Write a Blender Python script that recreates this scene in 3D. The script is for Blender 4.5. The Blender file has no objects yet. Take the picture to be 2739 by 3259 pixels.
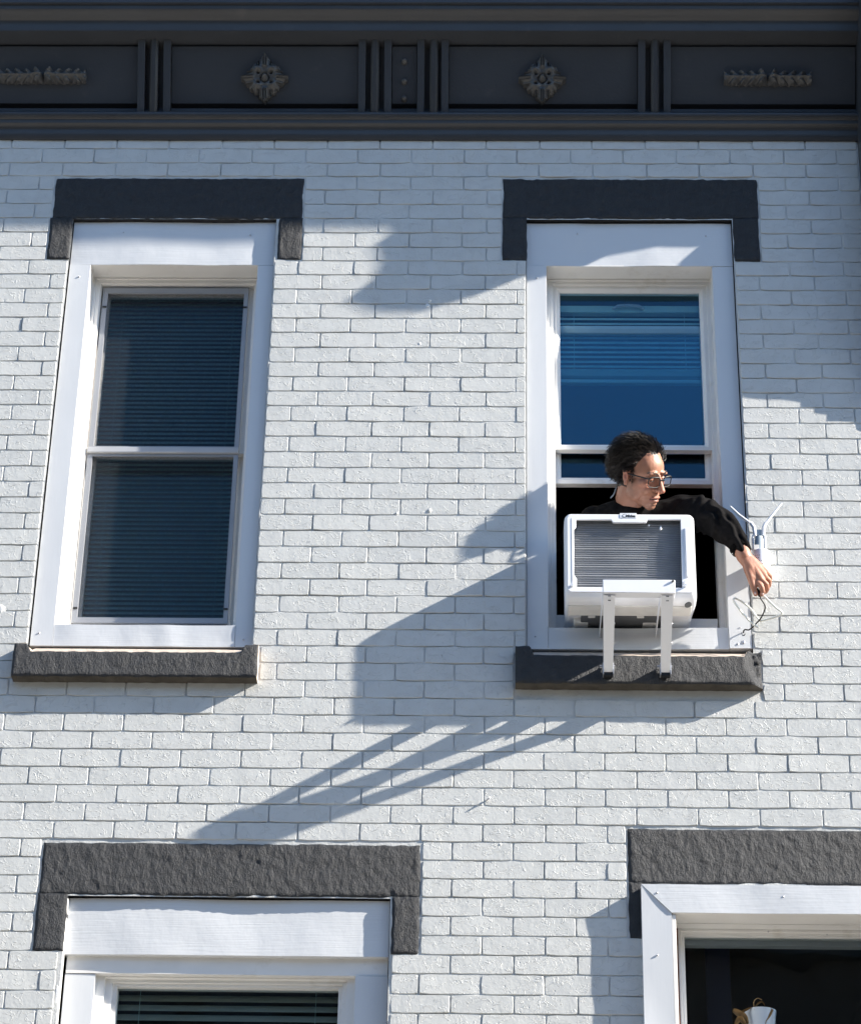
import bpy, bmesh, math, random
from mathutils import Vector, Matrix, noise
random.seed(7)
S = bpy.context.scene
COL = S.collection
R = math.radians

# ------------------------------------------------------------------ camera, sky, sun, exposure
CR = Vector((0.99962969, 0.02058611, 0.01779571)); CU = Vector((-0.00546139, -0.48888969, 0.87232852))
CF = Vector((-0.02665799, 0.87210268, 0.48859622)); CAMD = 8.156352; FPX = 8049.28
cam = bpy.data.cameras.new('camera'); camo = bpy.data.objects.new('camera', cam); COL.objects.link(camo)
cam.sensor_fit = 'HORIZONTAL'; cam.sensor_width = 36; cam.lens = 36 * FPX / 2739
cam.clip_start = .05; cam.clip_end = 2000
camo.matrix_world = Matrix(((CR.x, CU.x, -CF.x, 0), (CR.y, CU.y, -CF.y, -CAMD), (CR.z, CU.z, -CF.z, 0), (0, 0, 0, 1)))
S.camera = camo
SUN = Vector((4.2, -1.0, 2.43)).normalized()           # towards the sun
world = bpy.data.worlds.new('World'); S.world = world; world.use_nodes = True
wn = world.node_tree.nodes; sky = wn.new('ShaderNodeTexSky'); sky.sky_type = 'NISHITA'; sky.sun_disc = False
sky.sun_elevation = math.asin(SUN.z); sky.sun_rotation = math.atan2(SUN.x, SUN.y)
sky.air_density = 1.0; sky.dust_density = .1; sky.ozone_density = 3.0
world.node_tree.links.new(sky.outputs[0], wn['Background'].inputs[0]); wn['Background'].inputs[1].default_value = .075
sl = bpy.data.lights.new('sun', 'SUN'); sl.energy = 3.5; sl.angle = R(.53); sl.color = (1, .93, .83)
so = bpy.data.objects.new('sun', sl); COL.objects.link(so); so.rotation_mode = 'QUATERNION'
so.rotation_quaternion = (-SUN).to_track_quat('-Z', 'Y'); so.location = (8, -6, 12)
S.view_settings.view_transform = 'Standard'; S.view_settings.look = 'None'; S.view_settings.gamma = 1
S.view_settings.use_curve_mapping = False; S.view_settings.exposure = 1.98
S.render.engine = 'CYCLES'

# ------------------------------------------------------------------ helpers
def at(px, py, d=0.0):
    """a point seen at photo pixel (px,py), standing d metres in front of the wall face"""
    v = CF * FPX + CR * (px - 1369.5) - CU * (py - 1629.5)
    t = (CAMD - d) / v.y
    return Vector((v.x * t, -d, v.z * t))

ORG = {}
def tag(o, label=None, cat=None, group=None, kind=None):
    if label: o['label'] = label
    if cat: o['category'] = cat
    if group: o['group'] = group
    if kind: o['kind'] = kind
    return o
def org(o): return ORG.get(o.name, Vector((0, 0, 0)))
def link(o, parent=None, loc=None):
    """link o whose mesh is written in world coordinates (or round loc)"""
    COL.objects.link(o)
    w = Vector(loc) if loc is not None else Vector((0, 0, 0))
    ORG[o.name] = w
    if parent is not None:
        o.parent = parent; o.location = w - org(parent)
    else: o.location = w
    return o
def empty(name, loc, parent=None):
    return link(bpy.data.objects.new(name, None), parent, loc)
def smooth(me, ang=35):
    for p in me.polygons: p.use_smooth = True
    try: me.set_sharp_from_angle(angle=R(ang))
    except Exception: pass
def mobj(name, bm, m, parent=None, sm=None, origin=None):
    if origin is not None: bmesh.ops.translate(bm, verts=bm.verts, vec=-Vector(origin))
    me = bpy.data.meshes.new(name); bm.to_mesh(me); bm.free()
    if sm is not None: smooth(me, sm)
    for x in (m if isinstance(m, (list, tuple)) else [m]): me.materials.append(x)
    return link(bpy.data.objects.new(name, me), parent, origin)
def tagmesh(name, bm, m, label, cat, group=None, sm=None):
    """a top-level thing of one mesh, its origin at its base"""
    xs = [v.co for v in bm.verts]
    o = Vector(((min(c.x for c in xs) + max(c.x for c in xs)) / 2, (min(c.y for c in xs) + max(c.y for c in xs)) / 2, min(c.z for c in xs)))
    return tag(mobj(name, bm, m, None, sm, o), label, cat, group)
def add_box(bm, x0, x1, d0, d1, z0, z1, bev=0, seg=2):
    """box between depths d0 and d1 in front of the wall face (y = -d)"""
    t = bmesh.new(); bmesh.ops.create_cube(t, size=1)
    for v in t.verts: v.co = Vector(((x0 + x1) / 2 + v.co.x * abs(x1 - x0), -(d0 + d1) / 2 + v.co.y * abs(d1 - d0), (z0 + z1) / 2 + v.co.z * abs(z1 - z0)))
    if bev: bmesh.ops.bevel(t, geom=t.edges[:], offset=bev, segments=seg, profile=.5, affect='EDGES')
    me = bpy.data.meshes.new('t'); t.to_mesh(me); t.free(); bm.from_mesh(me); bpy.data.meshes.remove(me); return bm
def box(name, m, parent, *a, bev=.0015, **k):
    return mobj(name, add_box(bmesh.new(), *a, bev=bev, **k), m, parent, 20)
def frame_from(p, q):
    z = (Vector(q) - Vector(p)).normalized(); x = z.orthogonal().normalized(); return x, z.cross(x), z
def add_tube(bm, pts, rads, n=10, cap=True, flat=1.0, closed=False):
    pts = [Vector(p) for p in pts]
    if not isinstance(rads, (list, tuple)): rads = [rads] * len(pts)
    rings = []; prev = None; N = len(pts)
    for i, p in enumerate(pts):
        a = pts[(i - 1) % N] if (closed or i > 0) else p
        b = pts[(i + 1) % N] if (closed or i < N - 1) else p
        t = (b - a).normalized()
        if prev is None: x = t.orthogonal().normalized()
        else: x = (prev - t * prev.dot(t)).normalized()
        y = t.cross(x); prev = x
        rings.append([bm.verts.new(p + (x * math.cos(2 * math.pi * k / n) + y * flat * math.sin(2 * math.pi * k / n)) * rads[i]) for k in range(n)])
    for i in range(N if closed else N - 1):
        A, B = rings[i], rings[(i + 1) % N]
        for k in range(n): bm.faces.new((A[k], A[(k + 1) % n], B[(k + 1) % n], B[k]))
    if cap and not closed:
        bm.faces.new(rings[0][::-1]); bm.faces.new(rings[-1])
    return bm
def catmull(P, n=6):
    P = [Vector(p) for p in P]; out = []
    for i in range(len(P) - 1):
        a, b, c, d = P[max(i - 1, 0)], P[i], P[i + 1], P[min(i + 2, len(P) - 1)]
        for k in range(n):
            t = k / n
            out.append(.5 * ((2 * b) + (c - a) * t + (2 * a - 5 * b + 4 * c - d) * t * t + (3 * b - a - 3 * c + d) * t ** 3))
    out.append(P[-1]); return out
def add_ellipsoid(bm, c, r, rot=None, u=20, v=14):
    c = Vector(c)
    def P(a, b):
        p = Vector((r[0] * math.sin(b) * math.cos(a), r[1] * math.sin(b) * math.sin(a), r[2] * math.cos(b)))
        return bm.verts.new(c + (rot @ p if rot else p))
    top, bot = P(0, 0), P(0, math.pi)
    g = [[P(6.2831853 * i / u, math.pi * j / v) for i in range(u)] for j in range(1, v)]
    for i in range(u):
        k = (i + 1) % u
        bm.faces.new((top, g[0][i], g[0][k])); bm.faces.new((bot, g[-1][k], g[-1][i]))
        for A, B in zip(g, g[1:]): bm.faces.new((A[i], B[i], B[k], A[k]))
    return bm
def ring(bm, x0, x1, z0, z1, prof, close_back=True):
    """mitred rectangular moulding: prof = [(inset, depth), ...] from the outside in; an inset may be (left,right,bottom,top)"""
    loops = []
    for ins, d in prof:
        l, r_, b, t = ins if isinstance(ins, tuple) else (ins,) * 4
        loops.append([bm.verts.new((x, -d, z)) for x, z in ((x0 + l, z0 + b), (x1 - r_, z0 + b), (x1 - r_, z1 - t), (x0 + l, z1 - t))])
    for A, B in zip(loops, loops[1:]):
        for k in range(4): bm.faces.new((A[k], A[(k + 1) % 4], B[(k + 1) % 4], B[k]))
    return bm
def panel(bm, x0, x1, z0, z1, df, db, nx, nz, fn=None, edge=None):
    """board with a gridded front; fn(x,z)->extra depth, edge(x,z)->(dx,dz) on the border"""
    g = []
    for j in range(nz + 1):
        row = []
        for i in range(nx + 1):
            x = x0 + (x1 - x0) * i / nx; z = z0 + (z1 - z0) * j / nz
            e = fn(x, z) if fn else 0
            dx = dz = 0
            if edge and (i in (0, nx) or j in (0, nz)): dx, dz = edge(x, z)
            row.append(bm.verts.new((x + dx, -(df + e), z + dz)))
        g.append(row)
    for j in range(nz):
        for i in range(nx): bm.faces.new((g[j][i], g[j][i + 1], g[j + 1][i + 1], g[j + 1][i]))
    per = [g[0][i] for i in range(nx + 1)] + [g[j][nx] for j in range(1, nz + 1)] + [g[nz][i] for i in range(nx - 1, -1, -1)] + [g[j][0] for j in range(nz - 1, 0, -1)]
    bk = [bm.verts.new((v.co.x, -db, v.co.z)) for v in per]
    n = len(per)
    for k in range(n): bm.faces.new((per[(k + 1) % n], per[k], bk[k], bk[(k + 1) % n]))
    bm.faces.new(bk)
    return bm
def extrude_profile(bm, prof, x0, x1, nx=1):
    """prof = [(d,z)] polyline swept along x, closed"""
    rows = []
    for i in range(nx + 1):
        x = x0 + (x1 - x0) * i / nx
        rows.append([bm.verts.new((x, -d, z)) for d, z in prof])
    n = len(prof)
    for A, B in zip(rows, rows[1:]):
        for k in range(n): bm.faces.new((A[k], B[k], B[(k + 1) % n], A[(k + 1) % n]))
    bm.faces.new(rows[0]); bm.faces.new(rows[-1][::-1])
    bmesh.ops.recalc_face_normals(bm, faces=bm.faces)
    return bm
def fbm(x, y, z=0, o=3):
    s = 0; a = 1
    for _ in range(o): s += a * noise.noise((x, y, z)); x, y, z, a = x * 2.1, y * 2.1, z * 2.1 + 7, a * .5
    return s

# ------------------------------------------------------------------ materials
def mat(name, col, rough=.6, spec=.4, metal=0, var=.0, vscale=8, bumps=(), col2=None, c2scale=5, c2th=(.5, .62), coat=0):
    m = bpy.data.materials.new(name); m.use_nodes = True; nt = m.node_tree; N, L = nt.nodes, nt.links
    b = N['Principled BSDF']; b.inputs['Roughness'].default_value = rough; b.inputs['Specular IOR Level'].default_value = spec
    b.inputs['Metallic'].default_value = metal; b.inputs['Base Color'].default_value = (*col, 1)
    if coat: b.inputs['Coat Weight'].default_value = coat
    geo = N.new('ShaderNodeNewGeometry')
    cur = None
    if var or col2:
        n1 = N.new('ShaderNodeTexNoise'); n1.inputs['Scale'].default_value = vscale; n1.inputs['Detail'].default_value = 5
        L.new(geo.outputs['Position'], n1.inputs['Vector'])
        mr = N.new('ShaderNodeMapRange'); mr.inputs[1].default_value = .25; mr.inputs[2].default_value = .75
        mr.inputs[3].default_value = 1 - var; mr.inputs[4].default_value = 1 + var; L.new(n1.outputs[0], mr.inputs[0])
        mx = N.new('ShaderNodeMix'); mx.data_type = 'RGBA'; mx.blend_type = 'MULTIPLY'; mx.inputs[0].default_value = 1
        mx.inputs[6].default_value = (*col, 1); L.new(mr.outputs[0], mx.inputs[7]); cur = mx.outputs[2]
        if col2:
            n2 = N.new('ShaderNodeTexNoise'); n2.inputs['Scale'].default_value = c2scale; n2.inputs['Detail'].default_value = 6; n2.inputs['Roughness'].default_value = .65
            L.new(geo.outputs['Position'], n2.inputs['Vector'])
            r2 = N.new('ShaderNodeMapRange'); r2.inputs[1].default_value = c2th[0]; r2.inputs[2].default_value = c2th[1]; L.new(n2.outputs[0], r2.inputs[0])
            m2 = N.new('ShaderNodeMix'); m2.data_type = 'RGBA'; L.new(r2.outputs[0], m2.inputs[0]); L.new(cur, m2.inputs[6]); m2.inputs[7].default_value = (*col2, 1); cur = m2.outputs[2]
        L.new(cur, b.inputs['Base Color'])
    prev = None
    for kind, sc, dist, stretch in bumps:
        mp = N.new('ShaderNodeMapping'); L.new(geo.outputs['Position'], mp.inputs[0])
        rx = stretch[3] if len(stretch) > 3 else 0
        mp.inputs['Rotation'].default_value = (0, rx, 0); mp.inputs['Scale'].default_value = stretch[:3]
        if kind == 'noise':
            t = N.new('ShaderNodeTexNoise'); t.inputs['Scale'].default_value = sc; t.inputs['Detail'].default_value = 4; t.inputs['Roughness'].default_value = .55; out = t.outputs[0]
        elif kind == 'rough':
            t = N.new('ShaderNodeTexNoise'); t.inputs['Scale'].default_value = sc; t.inputs['Detail'].default_value = 9; t.inputs['Roughness'].default_value = .7; out = t.outputs[0]
        elif kind == 'wrinkle':      # raised wandering lines of thick paint
            t0 = N.new('ShaderNodeTexNoise'); t0.inputs['Scale'].default_value = sc; t0.inputs['Detail'].default_value = 3; t0.inputs['Distortion'].default_value = .9
            L.new(mp.outputs[0], t0.inputs['Vector'])
            s = N.new('ShaderNodeMath'); s.operation = 'SUBTRACT'; L.new(t0.outputs[0], s.inputs[0]); s.inputs[1].default_value = .56
            a = N.new('ShaderNodeMath'); a.operation = 'ABSOLUTE'; L.new(s.outputs[0], a.inputs[0])
            t = N.new('ShaderNodeMapRange'); t.inputs[1].default_value = 0; t.inputs[2].default_value = .02; t.inputs[3].default_value = 1; t.inputs[4].default_value = 0
            L.new(a.outputs[0], t.inputs[0]); out = t.outputs[0]
        elif kind == 'pits':
            t0 = N.new('ShaderNodeTexVoronoi'); t0.inputs['Scale'].default_value = sc; L.new(mp.outputs[0], t0.inputs['Vector'])
            t = N.new('ShaderNodeMapRange'); t.inputs[1].default_value = .04; t.inputs[2].default_value = .12; L.new(t0.outputs['Distance'], t.inputs[0]); out = t.outputs[0]
        elif kind == 'wave':
            t = N.new('ShaderNodeTexWave'); t.bands_direction = 'Z'; t.inputs['Scale'].default_value = sc; t.inputs['Distortion'].default_value = 0; out = t.outputs[0]
        if kind not in ('wrinkle', 'pits'): L.new(mp.outputs[0], t.inputs['Vector'])
        bp = N.new('ShaderNodeBump'); bp.inputs['Strength'].default_value = 1; bp.inputs['Distance'].default_value = dist
        L.new(out, bp.inputs['Height'])
        if prev: L.new(prev, bp.inputs['Normal'])
        prev = bp.outputs[0]
    if prev: L.new(prev, b.inputs['Normal'])
    return m
ISO = (1, 1, 1)
M = {}
M['brick'] = mat('white_painted_brick', (.555, .562, .545), .48, .4, var=.05, vscale=14, col2=(.47, .475, .46), c2scale=9, c2th=(.6, .8),
                 bumps=[('noise', 18, .0016, ISO), ('noise', 90, .0008, ISO), ('wrinkle', 22, .0009, (1, 1, 1.4)), ('wrinkle', 60, .0002, (1.3, 1, 1)), ('pits', 30, .0009, ISO)])
M['mortar'] = mat('white_painted_mortar', (.54, .545, .53), .6, .3, var=.06, vscale=20, col2=(.24, .22, .2), c2scale=30, c2th=(.66, .76), bumps=[('rough', 60, .004, ISO)])
M['stone'] = mat('charcoal_painted_stone', (.034, .036, .040), .5, .25, var=.16, vscale=30,
                 bumps=[('rough', 40, .015, (1, 1, .55, R(32))), ('rough', 120, .0035, (1, 1, .7, R(28)))])
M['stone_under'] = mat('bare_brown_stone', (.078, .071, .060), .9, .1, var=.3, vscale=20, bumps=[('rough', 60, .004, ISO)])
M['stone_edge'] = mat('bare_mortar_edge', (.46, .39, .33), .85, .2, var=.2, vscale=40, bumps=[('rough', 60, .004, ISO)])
M['trim'] = mat('white_aluminium_trim', (.61, .625, .64), .34, .5, var=.02, vscale=5, bumps=[('noise', 6, .0026, (1.3, 1, 1)), ('noise', 55, .0006, (.12, 1, 3.2))])
M['trimv'] = mat('white_aluminium_casing', (.61, .625, .64), .34, .5, var=.02, vscale=5, bumps=[('noise', 5, .0018, (1, 1, .35)), ('noise', 70, .00018, (2.4, 1, .15))])
M['vinyl'] = mat('white_vinyl', (.74, .73, .71), .38, .45, var=.05, vscale=9, col2=(.52, .49, .43), c2scale=7, c2th=(.6, .85))
M['screenframe'] = mat('grey_aluminium_screen_frame', (.30, .31, .33), .4, .5, metal=.2, var=.05)
M['cornice'] = mat('slate_painted_cornice', (.037, .041, .048), .42, .5, var=.08, vscale=6, col2=(.055, .056, .06), c2scale=12, c2th=(.62, .75),
                   bumps=[('noise', 9, .003, (.5, 1, 1)), ('noise', 90, .0007, ISO)])
M['ornament'] = mat('slate_painted_ornament', (.062, .064, .066), .42, .5, var=.15, vscale=40, bumps=[('noise', 60, .002, ISO)])
M['white'] = mat('white_enamel', (.80, .81, .84), .3, .5, var=.015, bumps=[('noise', 14, .0006, ISO)])
M['whitep'] = mat('white_plastic', (.78, .79, .82), .35, .5)
M['cream'] = mat('offwhite_underside_plastic', (.70, .69, .66), .45, .4, var=.08, vscale=25)
M['greyp'] = mat('blue_grey_plastic', (.30, .36, .40), .4, .5)
M['greyd'] = mat('dark_grey_metal', (.10, .105, .11), .45, .5)
M['black'] = mat('black_rubber', (.012, .012, .013), .5, .4)
M['steel'] = mat('galvanised_steel', (.5, .5, .52), .35, .5, metal=.8)
M['slat'] = mat('pale_blind_slat', (.40, .58, .55), .5, .4, var=.03)
M['room'] = mat('room_plaster_with_shade', (.05, .045, .04), .9, .1)  # shade of the unlit rooms is put into this colour
M['fins'] = mat('aluminium_coil_fins', (.37, .385, .41), .45, .5, metal=.25, var=.25, vscale=16, bumps=[('wave', 95, .0022, ISO)])
M['grille'] = mat('grey_grille_wire', (.26, .275, .30), .4, .5)
M['asphalt'] = mat('asphalt', (.05, .05, .052), .9, .2, var=.2, vscale=3, bumps=[('rough', 40, .01, ISO)])
M['concrete'] = mat('pavement_concrete', (.50, .46, .40), .85, .2, var=.1, vscale=2, bumps=[('rough', 20, .005, ISO)])
M['opp'] = mat('brown_brick_opposite', (.16, .11, .085), .85, .2, var=.25, vscale=3)
M['roofm'] = mat('grey_roofing', (.12, .12, .12), .8, .2)
M['caulk'] = mat('white_caulk_lump', (.80, .80, .78), .6, .3, bumps=[('rough', 60, .004, ISO)])
M['sweater'] = mat('black_knit', (.0085, .008, .0082), 1, .08, var=.35, vscale=60, bumps=[('noise', 22, .008, ISO), ('noise', 500, .0008, ISO)])
M['hair'] = mat('black_hair', (.010, .0066, .0048), .46, .3, var=.5, vscale=80)
M['trouser'] = mat('dark_blue_denim', (.02, .025, .05), .85, .2)
M['leather'] = mat('black_leather', (.015, .015, .015), .5, .4)
M['cable_w'] = mat('white_cable_sheath', (.78, .78, .72), .4, .5)
M['wood'] = mat('brown_wood', (.14, .06, .04), .6, .3)
M['pot'] = mat('pale_glazed_pot', (.55, .60, .64), .3, .5, var=.06)
M['dryleaf'] = mat('dry_tan_leaf', (.34, .22, .10), .75, .2, var=.35, vscale=30)
M['rail'] = mat('dull_grey_rail', (.42, .43, .45), .4, .4, var=.08)
M['paint_chip'] = mat('peeled_paint_brick', (.30, .24, .2), .9, .1, var=.3, vscale=60)

def glass_mat(name, refl=.16, tint=(.95, .985, .985), dirt=.03, gc=(.34, .72, 1)):
    m = bpy.data.materials.new(name); m.use_nodes = True; nt = m.node_tree; N, L = nt.nodes, nt.links
    N.remove(N['Principled BSDF']); out = N['Material Output']
    tr = N.new('ShaderNodeBsdfTransparent'); tr.inputs[0].default_value = (*tint, 1)
    gl = N.new('ShaderNodeBsdfGlossy'); gl.inputs['Roughness'].default_value = .0; gl.inputs[0].default_value = (*gc, 1)
    geo = N.new('ShaderNodeNewGeometry'); nz = N.new('ShaderNodeTexNoise'); nz.inputs['Scale'].default_value = 1.8; L.new(geo.outputs['Position'], nz.inputs['Vector'])
    bp = N.new('ShaderNodeBump'); bp.inputs['Distance'].default_value = .004; L.new(nz.outputs[0], bp.inputs['Height']); L.new(bp.outputs[0], gl.inputs['Normal'])
    fr = N.new('ShaderNodeFresnel'); fr.inputs[0].default_value = 1.52; mul = N.new('ShaderNodeMath'); mul.operation = 'MULTIPLY'; mul.inputs[1].default_value = refl / .043
    L.new(fr.outputs[0], mul.inputs[0]); cl = N.new('ShaderNodeMath'); cl.operation = 'MINIMUM'; cl.inputs[1].default_value = 1; L.new(mul.outputs[0], cl.inputs[0])
    mx = N.new('ShaderNodeMixShader'); L.new(cl.outputs[0], mx.inputs[0]); L.new(tr.outputs[0], mx.inputs[1]); L.new(gl.outputs[0], mx.inputs[2])
    df = N.new('ShaderNodeBsdfDiffuse'); df.inputs[0].default_value = (.6, .6, .58, 1)
    n2 = N.new('ShaderNodeTexNoise'); n2.inputs['Scale'].default_value = 40; n2.inputs['Detail'].default_value = 6; L.new(geo.outputs['Position'], n2.inputs['Vector'])
    r2 = N.new('ShaderNodeMapRange'); r2.inputs[1].default_value = .35; r2.inputs[2].default_value = .8; r2.inputs[3].default_value = dirt * .3; r2.inputs[4].default_value = dirt * 2; L.new(n2.outputs[0], r2.inputs[0])
    m2 = N.new('ShaderNodeMixShader'); L.new(r2.outputs[0], m2.inputs[0]); L.new(mx.outputs[0], m2.inputs[1]); L.new(df.outputs[0], m2.inputs[2])
    L.new(m2.outputs[0], out.inputs[0]); return m
M['glass'] = glass_mat('window_glass', .029, tint=(.87, .975, 1.0), dirt=.004)
M['glass_low'] = glass_mat('lower_window_glass', .03, dirt=.005, gc=(.7, .85, .95))
M['lens'] = glass_mat('spectacle_lens', .03, (.93, .93, .93), .0, (.9, .9, .9))
def screen_mat():
    m = bpy.data.materials.new('insect_screen_mesh'); m.use_nodes = True; nt = m.node_tree; N, L = nt.nodes, nt.links
    N.remove(N['Principled BSDF']); out = N['Material Output']
    tr = N.new('ShaderNodeBsdfTransparent'); df = N.new('ShaderNodeBsdfDiffuse'); df.inputs[0].default_value = (.035, .042, .05, 1)
    mx = N.new('ShaderNodeMixShader'); geo = N.new('ShaderNodeNewGeometry'); nz = N.new('ShaderNodeTexNoise'); nz.inputs['Scale'].default_value = 160
    L.new(geo.outputs['Position'], nz.inputs['Vector']); r = N.new('ShaderNodeMapRange'); r.inputs[3].default_value = .22; r.inputs[4].default_value = .40; L.new(nz.outputs[0], r.inputs[0])
    L.new(r.outputs[0], mx.inputs[0]); L.new(tr.outputs[0], mx.inputs[1]); L.new(df.outputs[0], mx.inputs[2]); L.new(mx.outputs[0], out.inputs[0]); return m
M['screen'] = screen_mat()
def skin_mat():
    m = mat('skin', (.5, .28, .2), .48, .4, bumps=[('noise', 120, .0006, ISO), ('noise', 35, .0012, ISO)])
    nt = m.node_tree; a = nt.nodes.new('ShaderNodeVertexColor'); a.layer_name = 'tone'
    geo = [n for n in nt.nodes if n.type == 'NEW_GEOMETRY'][0]
    nz = nt.nodes.new('ShaderNodeTexNoise'); nz.inputs['Scale'].default_value = 45; nz.inputs['Detail'].default_value = 5; nt.links.new(geo.outputs['Position'], nz.inputs['Vector'])
    mr = nt.nodes.new('ShaderNodeMapRange'); mr.inputs[3].default_value = .8; mr.inputs[4].default_value = 1.2; nt.links.new(nz.outputs[0], mr.inputs[0])
    mx = nt.nodes.new('ShaderNodeMix'); mx.data_type = 'RGBA'; mx.blend_type = 'MULTIPLY'; mx.inputs[0].default_value = 1
    nt.links.new(a.outputs[0], mx.inputs[6]); nt.links.new(mr.outputs[0], mx.inputs[7])
    b = nt.nodes['Principled BSDF']; nt.links.new(mx.outputs[2], b.inputs['Base Color'])
    b.inputs['Subsurface Weight'].default_value = .12; b.inputs['Subsurface Radius'].default_value = (.012, .005, .003); return m
M['skin'] = skin_mat()

# ------------------------------------------------------------------ the setting
GZ = -1.6
bm = bmesh.new(); bmesh.ops.create_grid(bm, x_segments=1, y_segments=1, size=400)
bmesh.ops.translate(bm, verts=bm.verts, vec=(0, 0, GZ - .16)); tag(mobj('ground', bm, M['asphalt']), kind='structure')
tag(mobj('road', add_box(bmesh.new(), -120, 120, 3.4, 16.6, GZ - .15, GZ - .12), M['asphalt']), kind='structure')
tag(mobj('pavement', add_box(bmesh.new(), -120, 120, -.3, 3.4, GZ - .15, GZ, bev=.02), M['concrete']), kind='structure')
tag(mobj('pavement', add_box(bmesh.new(), -120, 120, 16.6, 21, GZ - .15, GZ, bev=.02), M['concrete']), kind='structure')

# ------------------------------------------------------------------ the house
HOUSE = empty('house', (-.8, 0, GZ)); tag(HOUSE, 'white painted brick house front under a dark slate cornice with tall sash windows', 'house')
HX0, HX1 = -3.6, 1.43
# courses measured on the photograph: height of every bed joint
CZ = [6.289, 6.2411, 6.17, 6.1042, 6.0382, 5.9677, 5.8983, 5.8296, 5.7605, 5.6952, 5.6291, 5.5607, 5.4929, 5.4258, 5.3597, 5.2912, 5.2239, 5.1582, 5.0929, 5.0274, 4.9593, 4.8929, 4.825, 4.7571, 4.6908, 4.6235, 4.5555, 4.4881, 4.4208, 4.3532, 4.2862, 4.2178, 4.1483, 4.0809, 4.0141, 3.9465, 3.8774, 3.8091, 3.7415, 3.6721, 3.6043, 3.5354, 3.467, 3.3997, 3.3318, 3.2654, 3.1975, 3.1306, 3.0637, 2.9958, 2.9268, 2.859, 2.7917, 2.7203, 2.6551]
while CZ[-1] > 2.2: CZ.append(CZ[-1] - .0677)
WA = dict(x0=-1.688, x1=-.885, xi0=-1.607, xi1=-.947)
WB = dict(x0=.107, x1=.912, xi0=.183, xi1=.832)
ZA, ZAP, ZH, ZT = 4.018, 4.104, 5.690, 5.893
# solids let into the brickwork: (x0,x1,z0,z1)
BLOCK = [(-1.778, -.779, 5.895, 6.097), (-1.782, -1.690, 5.70, 5.90), (-.873, -.776, 5.70, 5.90), (WA['x0'] - .003, WA['x1'] + .003, 3.99, 5.9), (-1.731, -.851, 3.858, 4.0),
         (.012, 1.023, 5.90, 6.097), (.010, .109, 5.698, 5.902), (.916, 1.020, 5.698, 5.902), (WB['x0'] - .003, WB['x1'] + .004, 3.99, 5.9), (.063, .940, 3.846, 4.0),
         (-1.565, -.256, 3.058, 3.254), (-1.568, -1.46, 2.857, 3.06), (-.355, -.256, 2.857, 3.06), (-1.474, -.352, 1.9, 3.06),
         (.449, 1.9, 3.118, 3.322), (.449, .5, 2.918, 3.12), (.50, 1.85, 1.9, 3.12)]
def free_spans(z0, z1, a, b):
    zc = (z0 + z1) / 2; sp = [(a, b)]
    for x0, x1, y0, y1 in BLOCK:
        if y0 - .004 < zc < y1 + .004:
            n = []
            for p, q in sp:
                if x1 <= p or x0 >= q: n.append((p, q)); continue
                if x0 > p: n.append((p, x0))
                if x1 < q: n.append((x1, q))
            sp = n
    return sp
bricks = []
P0, U0 = .2127, -1.5351; JT = .0026
for k in range(len(CZ) - 1):
    zt, zb = CZ[k], CZ[k + 1]
    fade = max(0, 1 - k / 36); off = (.5 * P0 + .009 * fade) if k % 2 else (-.009 * fade)
    for a, b in free_spans(zb, zt, -2.62, HX1):
        if b - a < .012: continue
        cuts = [a]; i = math.ceil((a - U0 - off) / P0)
        while U0 + off + i * P0 < b:
            c = U0 + off + i * P0 + random.uniform(-.003, .003)
            if c - cuts[-1] > .028 and b - c > .028: cuts.append(c)
            i += 1
        cuts.append(b)
        for p, q in zip(cuts, cuts[1:]):
            bricks.append((p + (JT / 2 if p != a else .003), q - (JT / 2 if q != b else .003), zb + JT * .5, zt - JT * .5, k))
def brick_mesh(seed, w, h):
    rnd = random.Random(seed); bm = bmesh.new(); nx = 6; bev = .0017
    def wob(): return rnd.uniform(-.0006, .0006)
    xs = [-w / 2 + w * i / nx for i in range(nx + 1)]
    per = [(x, -h / 2) for x in xs] + [(w / 2, 0)] + [(x, h / 2) for x in xs[::-1]] + [(-w / 2, 0)]
    outer = []; inner = []
    for x, z in per:
        jx, jz = wob(), wob()
        ix = max(-w / 2 + bev, min(w / 2 - bev, x)); iz = max(-h / 2 + bev, min(h / 2 - bev, z))
        corner = abs(abs(x) - w / 2) < 1e-6 and abs(abs(z) - h / 2) < 1e-6
        c = .0022 if corner else 0
        outer.append(bm.verts.new((x + jx - math.copysign(c, x), .0010, z + jz - math.copysign(c, z))))
        inner.append(bm.verts.new((ix + jx - math.copysign(c, x), -.0024 + wob() * .4, iz + jz - math.copysign(c, z))))
    n = len(per); back = [bm.verts.new((v.co.x, .012, v.co.z)) for v in outer]
    for k in range(n):
        k2 = (k + 1) % n
        bm.faces.new((inner[k], outer[k], outer[k2], inner[k2])); 
        if k % 1 == 0: bm.faces.new((outer[k], back[k], back[k2], outer[k2]))
    # front: bottom row 0..nx, right mid nx+1, top nx+2.., left mid
    mid = [inner[n - 1]] + [bm.verts.new((xs[i] + wob(), -.0024 + wob() * .5, wob())) for i in range(1, nx)] + [inner[nx + 1]]
    bot = inner[:nx + 1]; top = inner[nx + 2:n - 1][::-1]
    for i in range(nx):
        bm.faces.new((bot[i], bot[i + 1], mid[i + 1], mid[i])); bm.faces.new((mid[i], mid[i + 1], top[i + 1], top[i]))
    me = bpy.data.meshes.new('brick'); bm.to_mesh(me); bm.free()
    for p in me.polygons: p.use_smooth = True
    me.set_sharp_from_angle(angle=R(22)); me.materials.append(M['brick']); return me
def prune(nx): pass
VW = [.2072, .10, .055]; VM = {w: [brick_mesh(int(w * 1000) * 50 + i, w, .0622) for i in range(10)] for w in VW}
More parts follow.
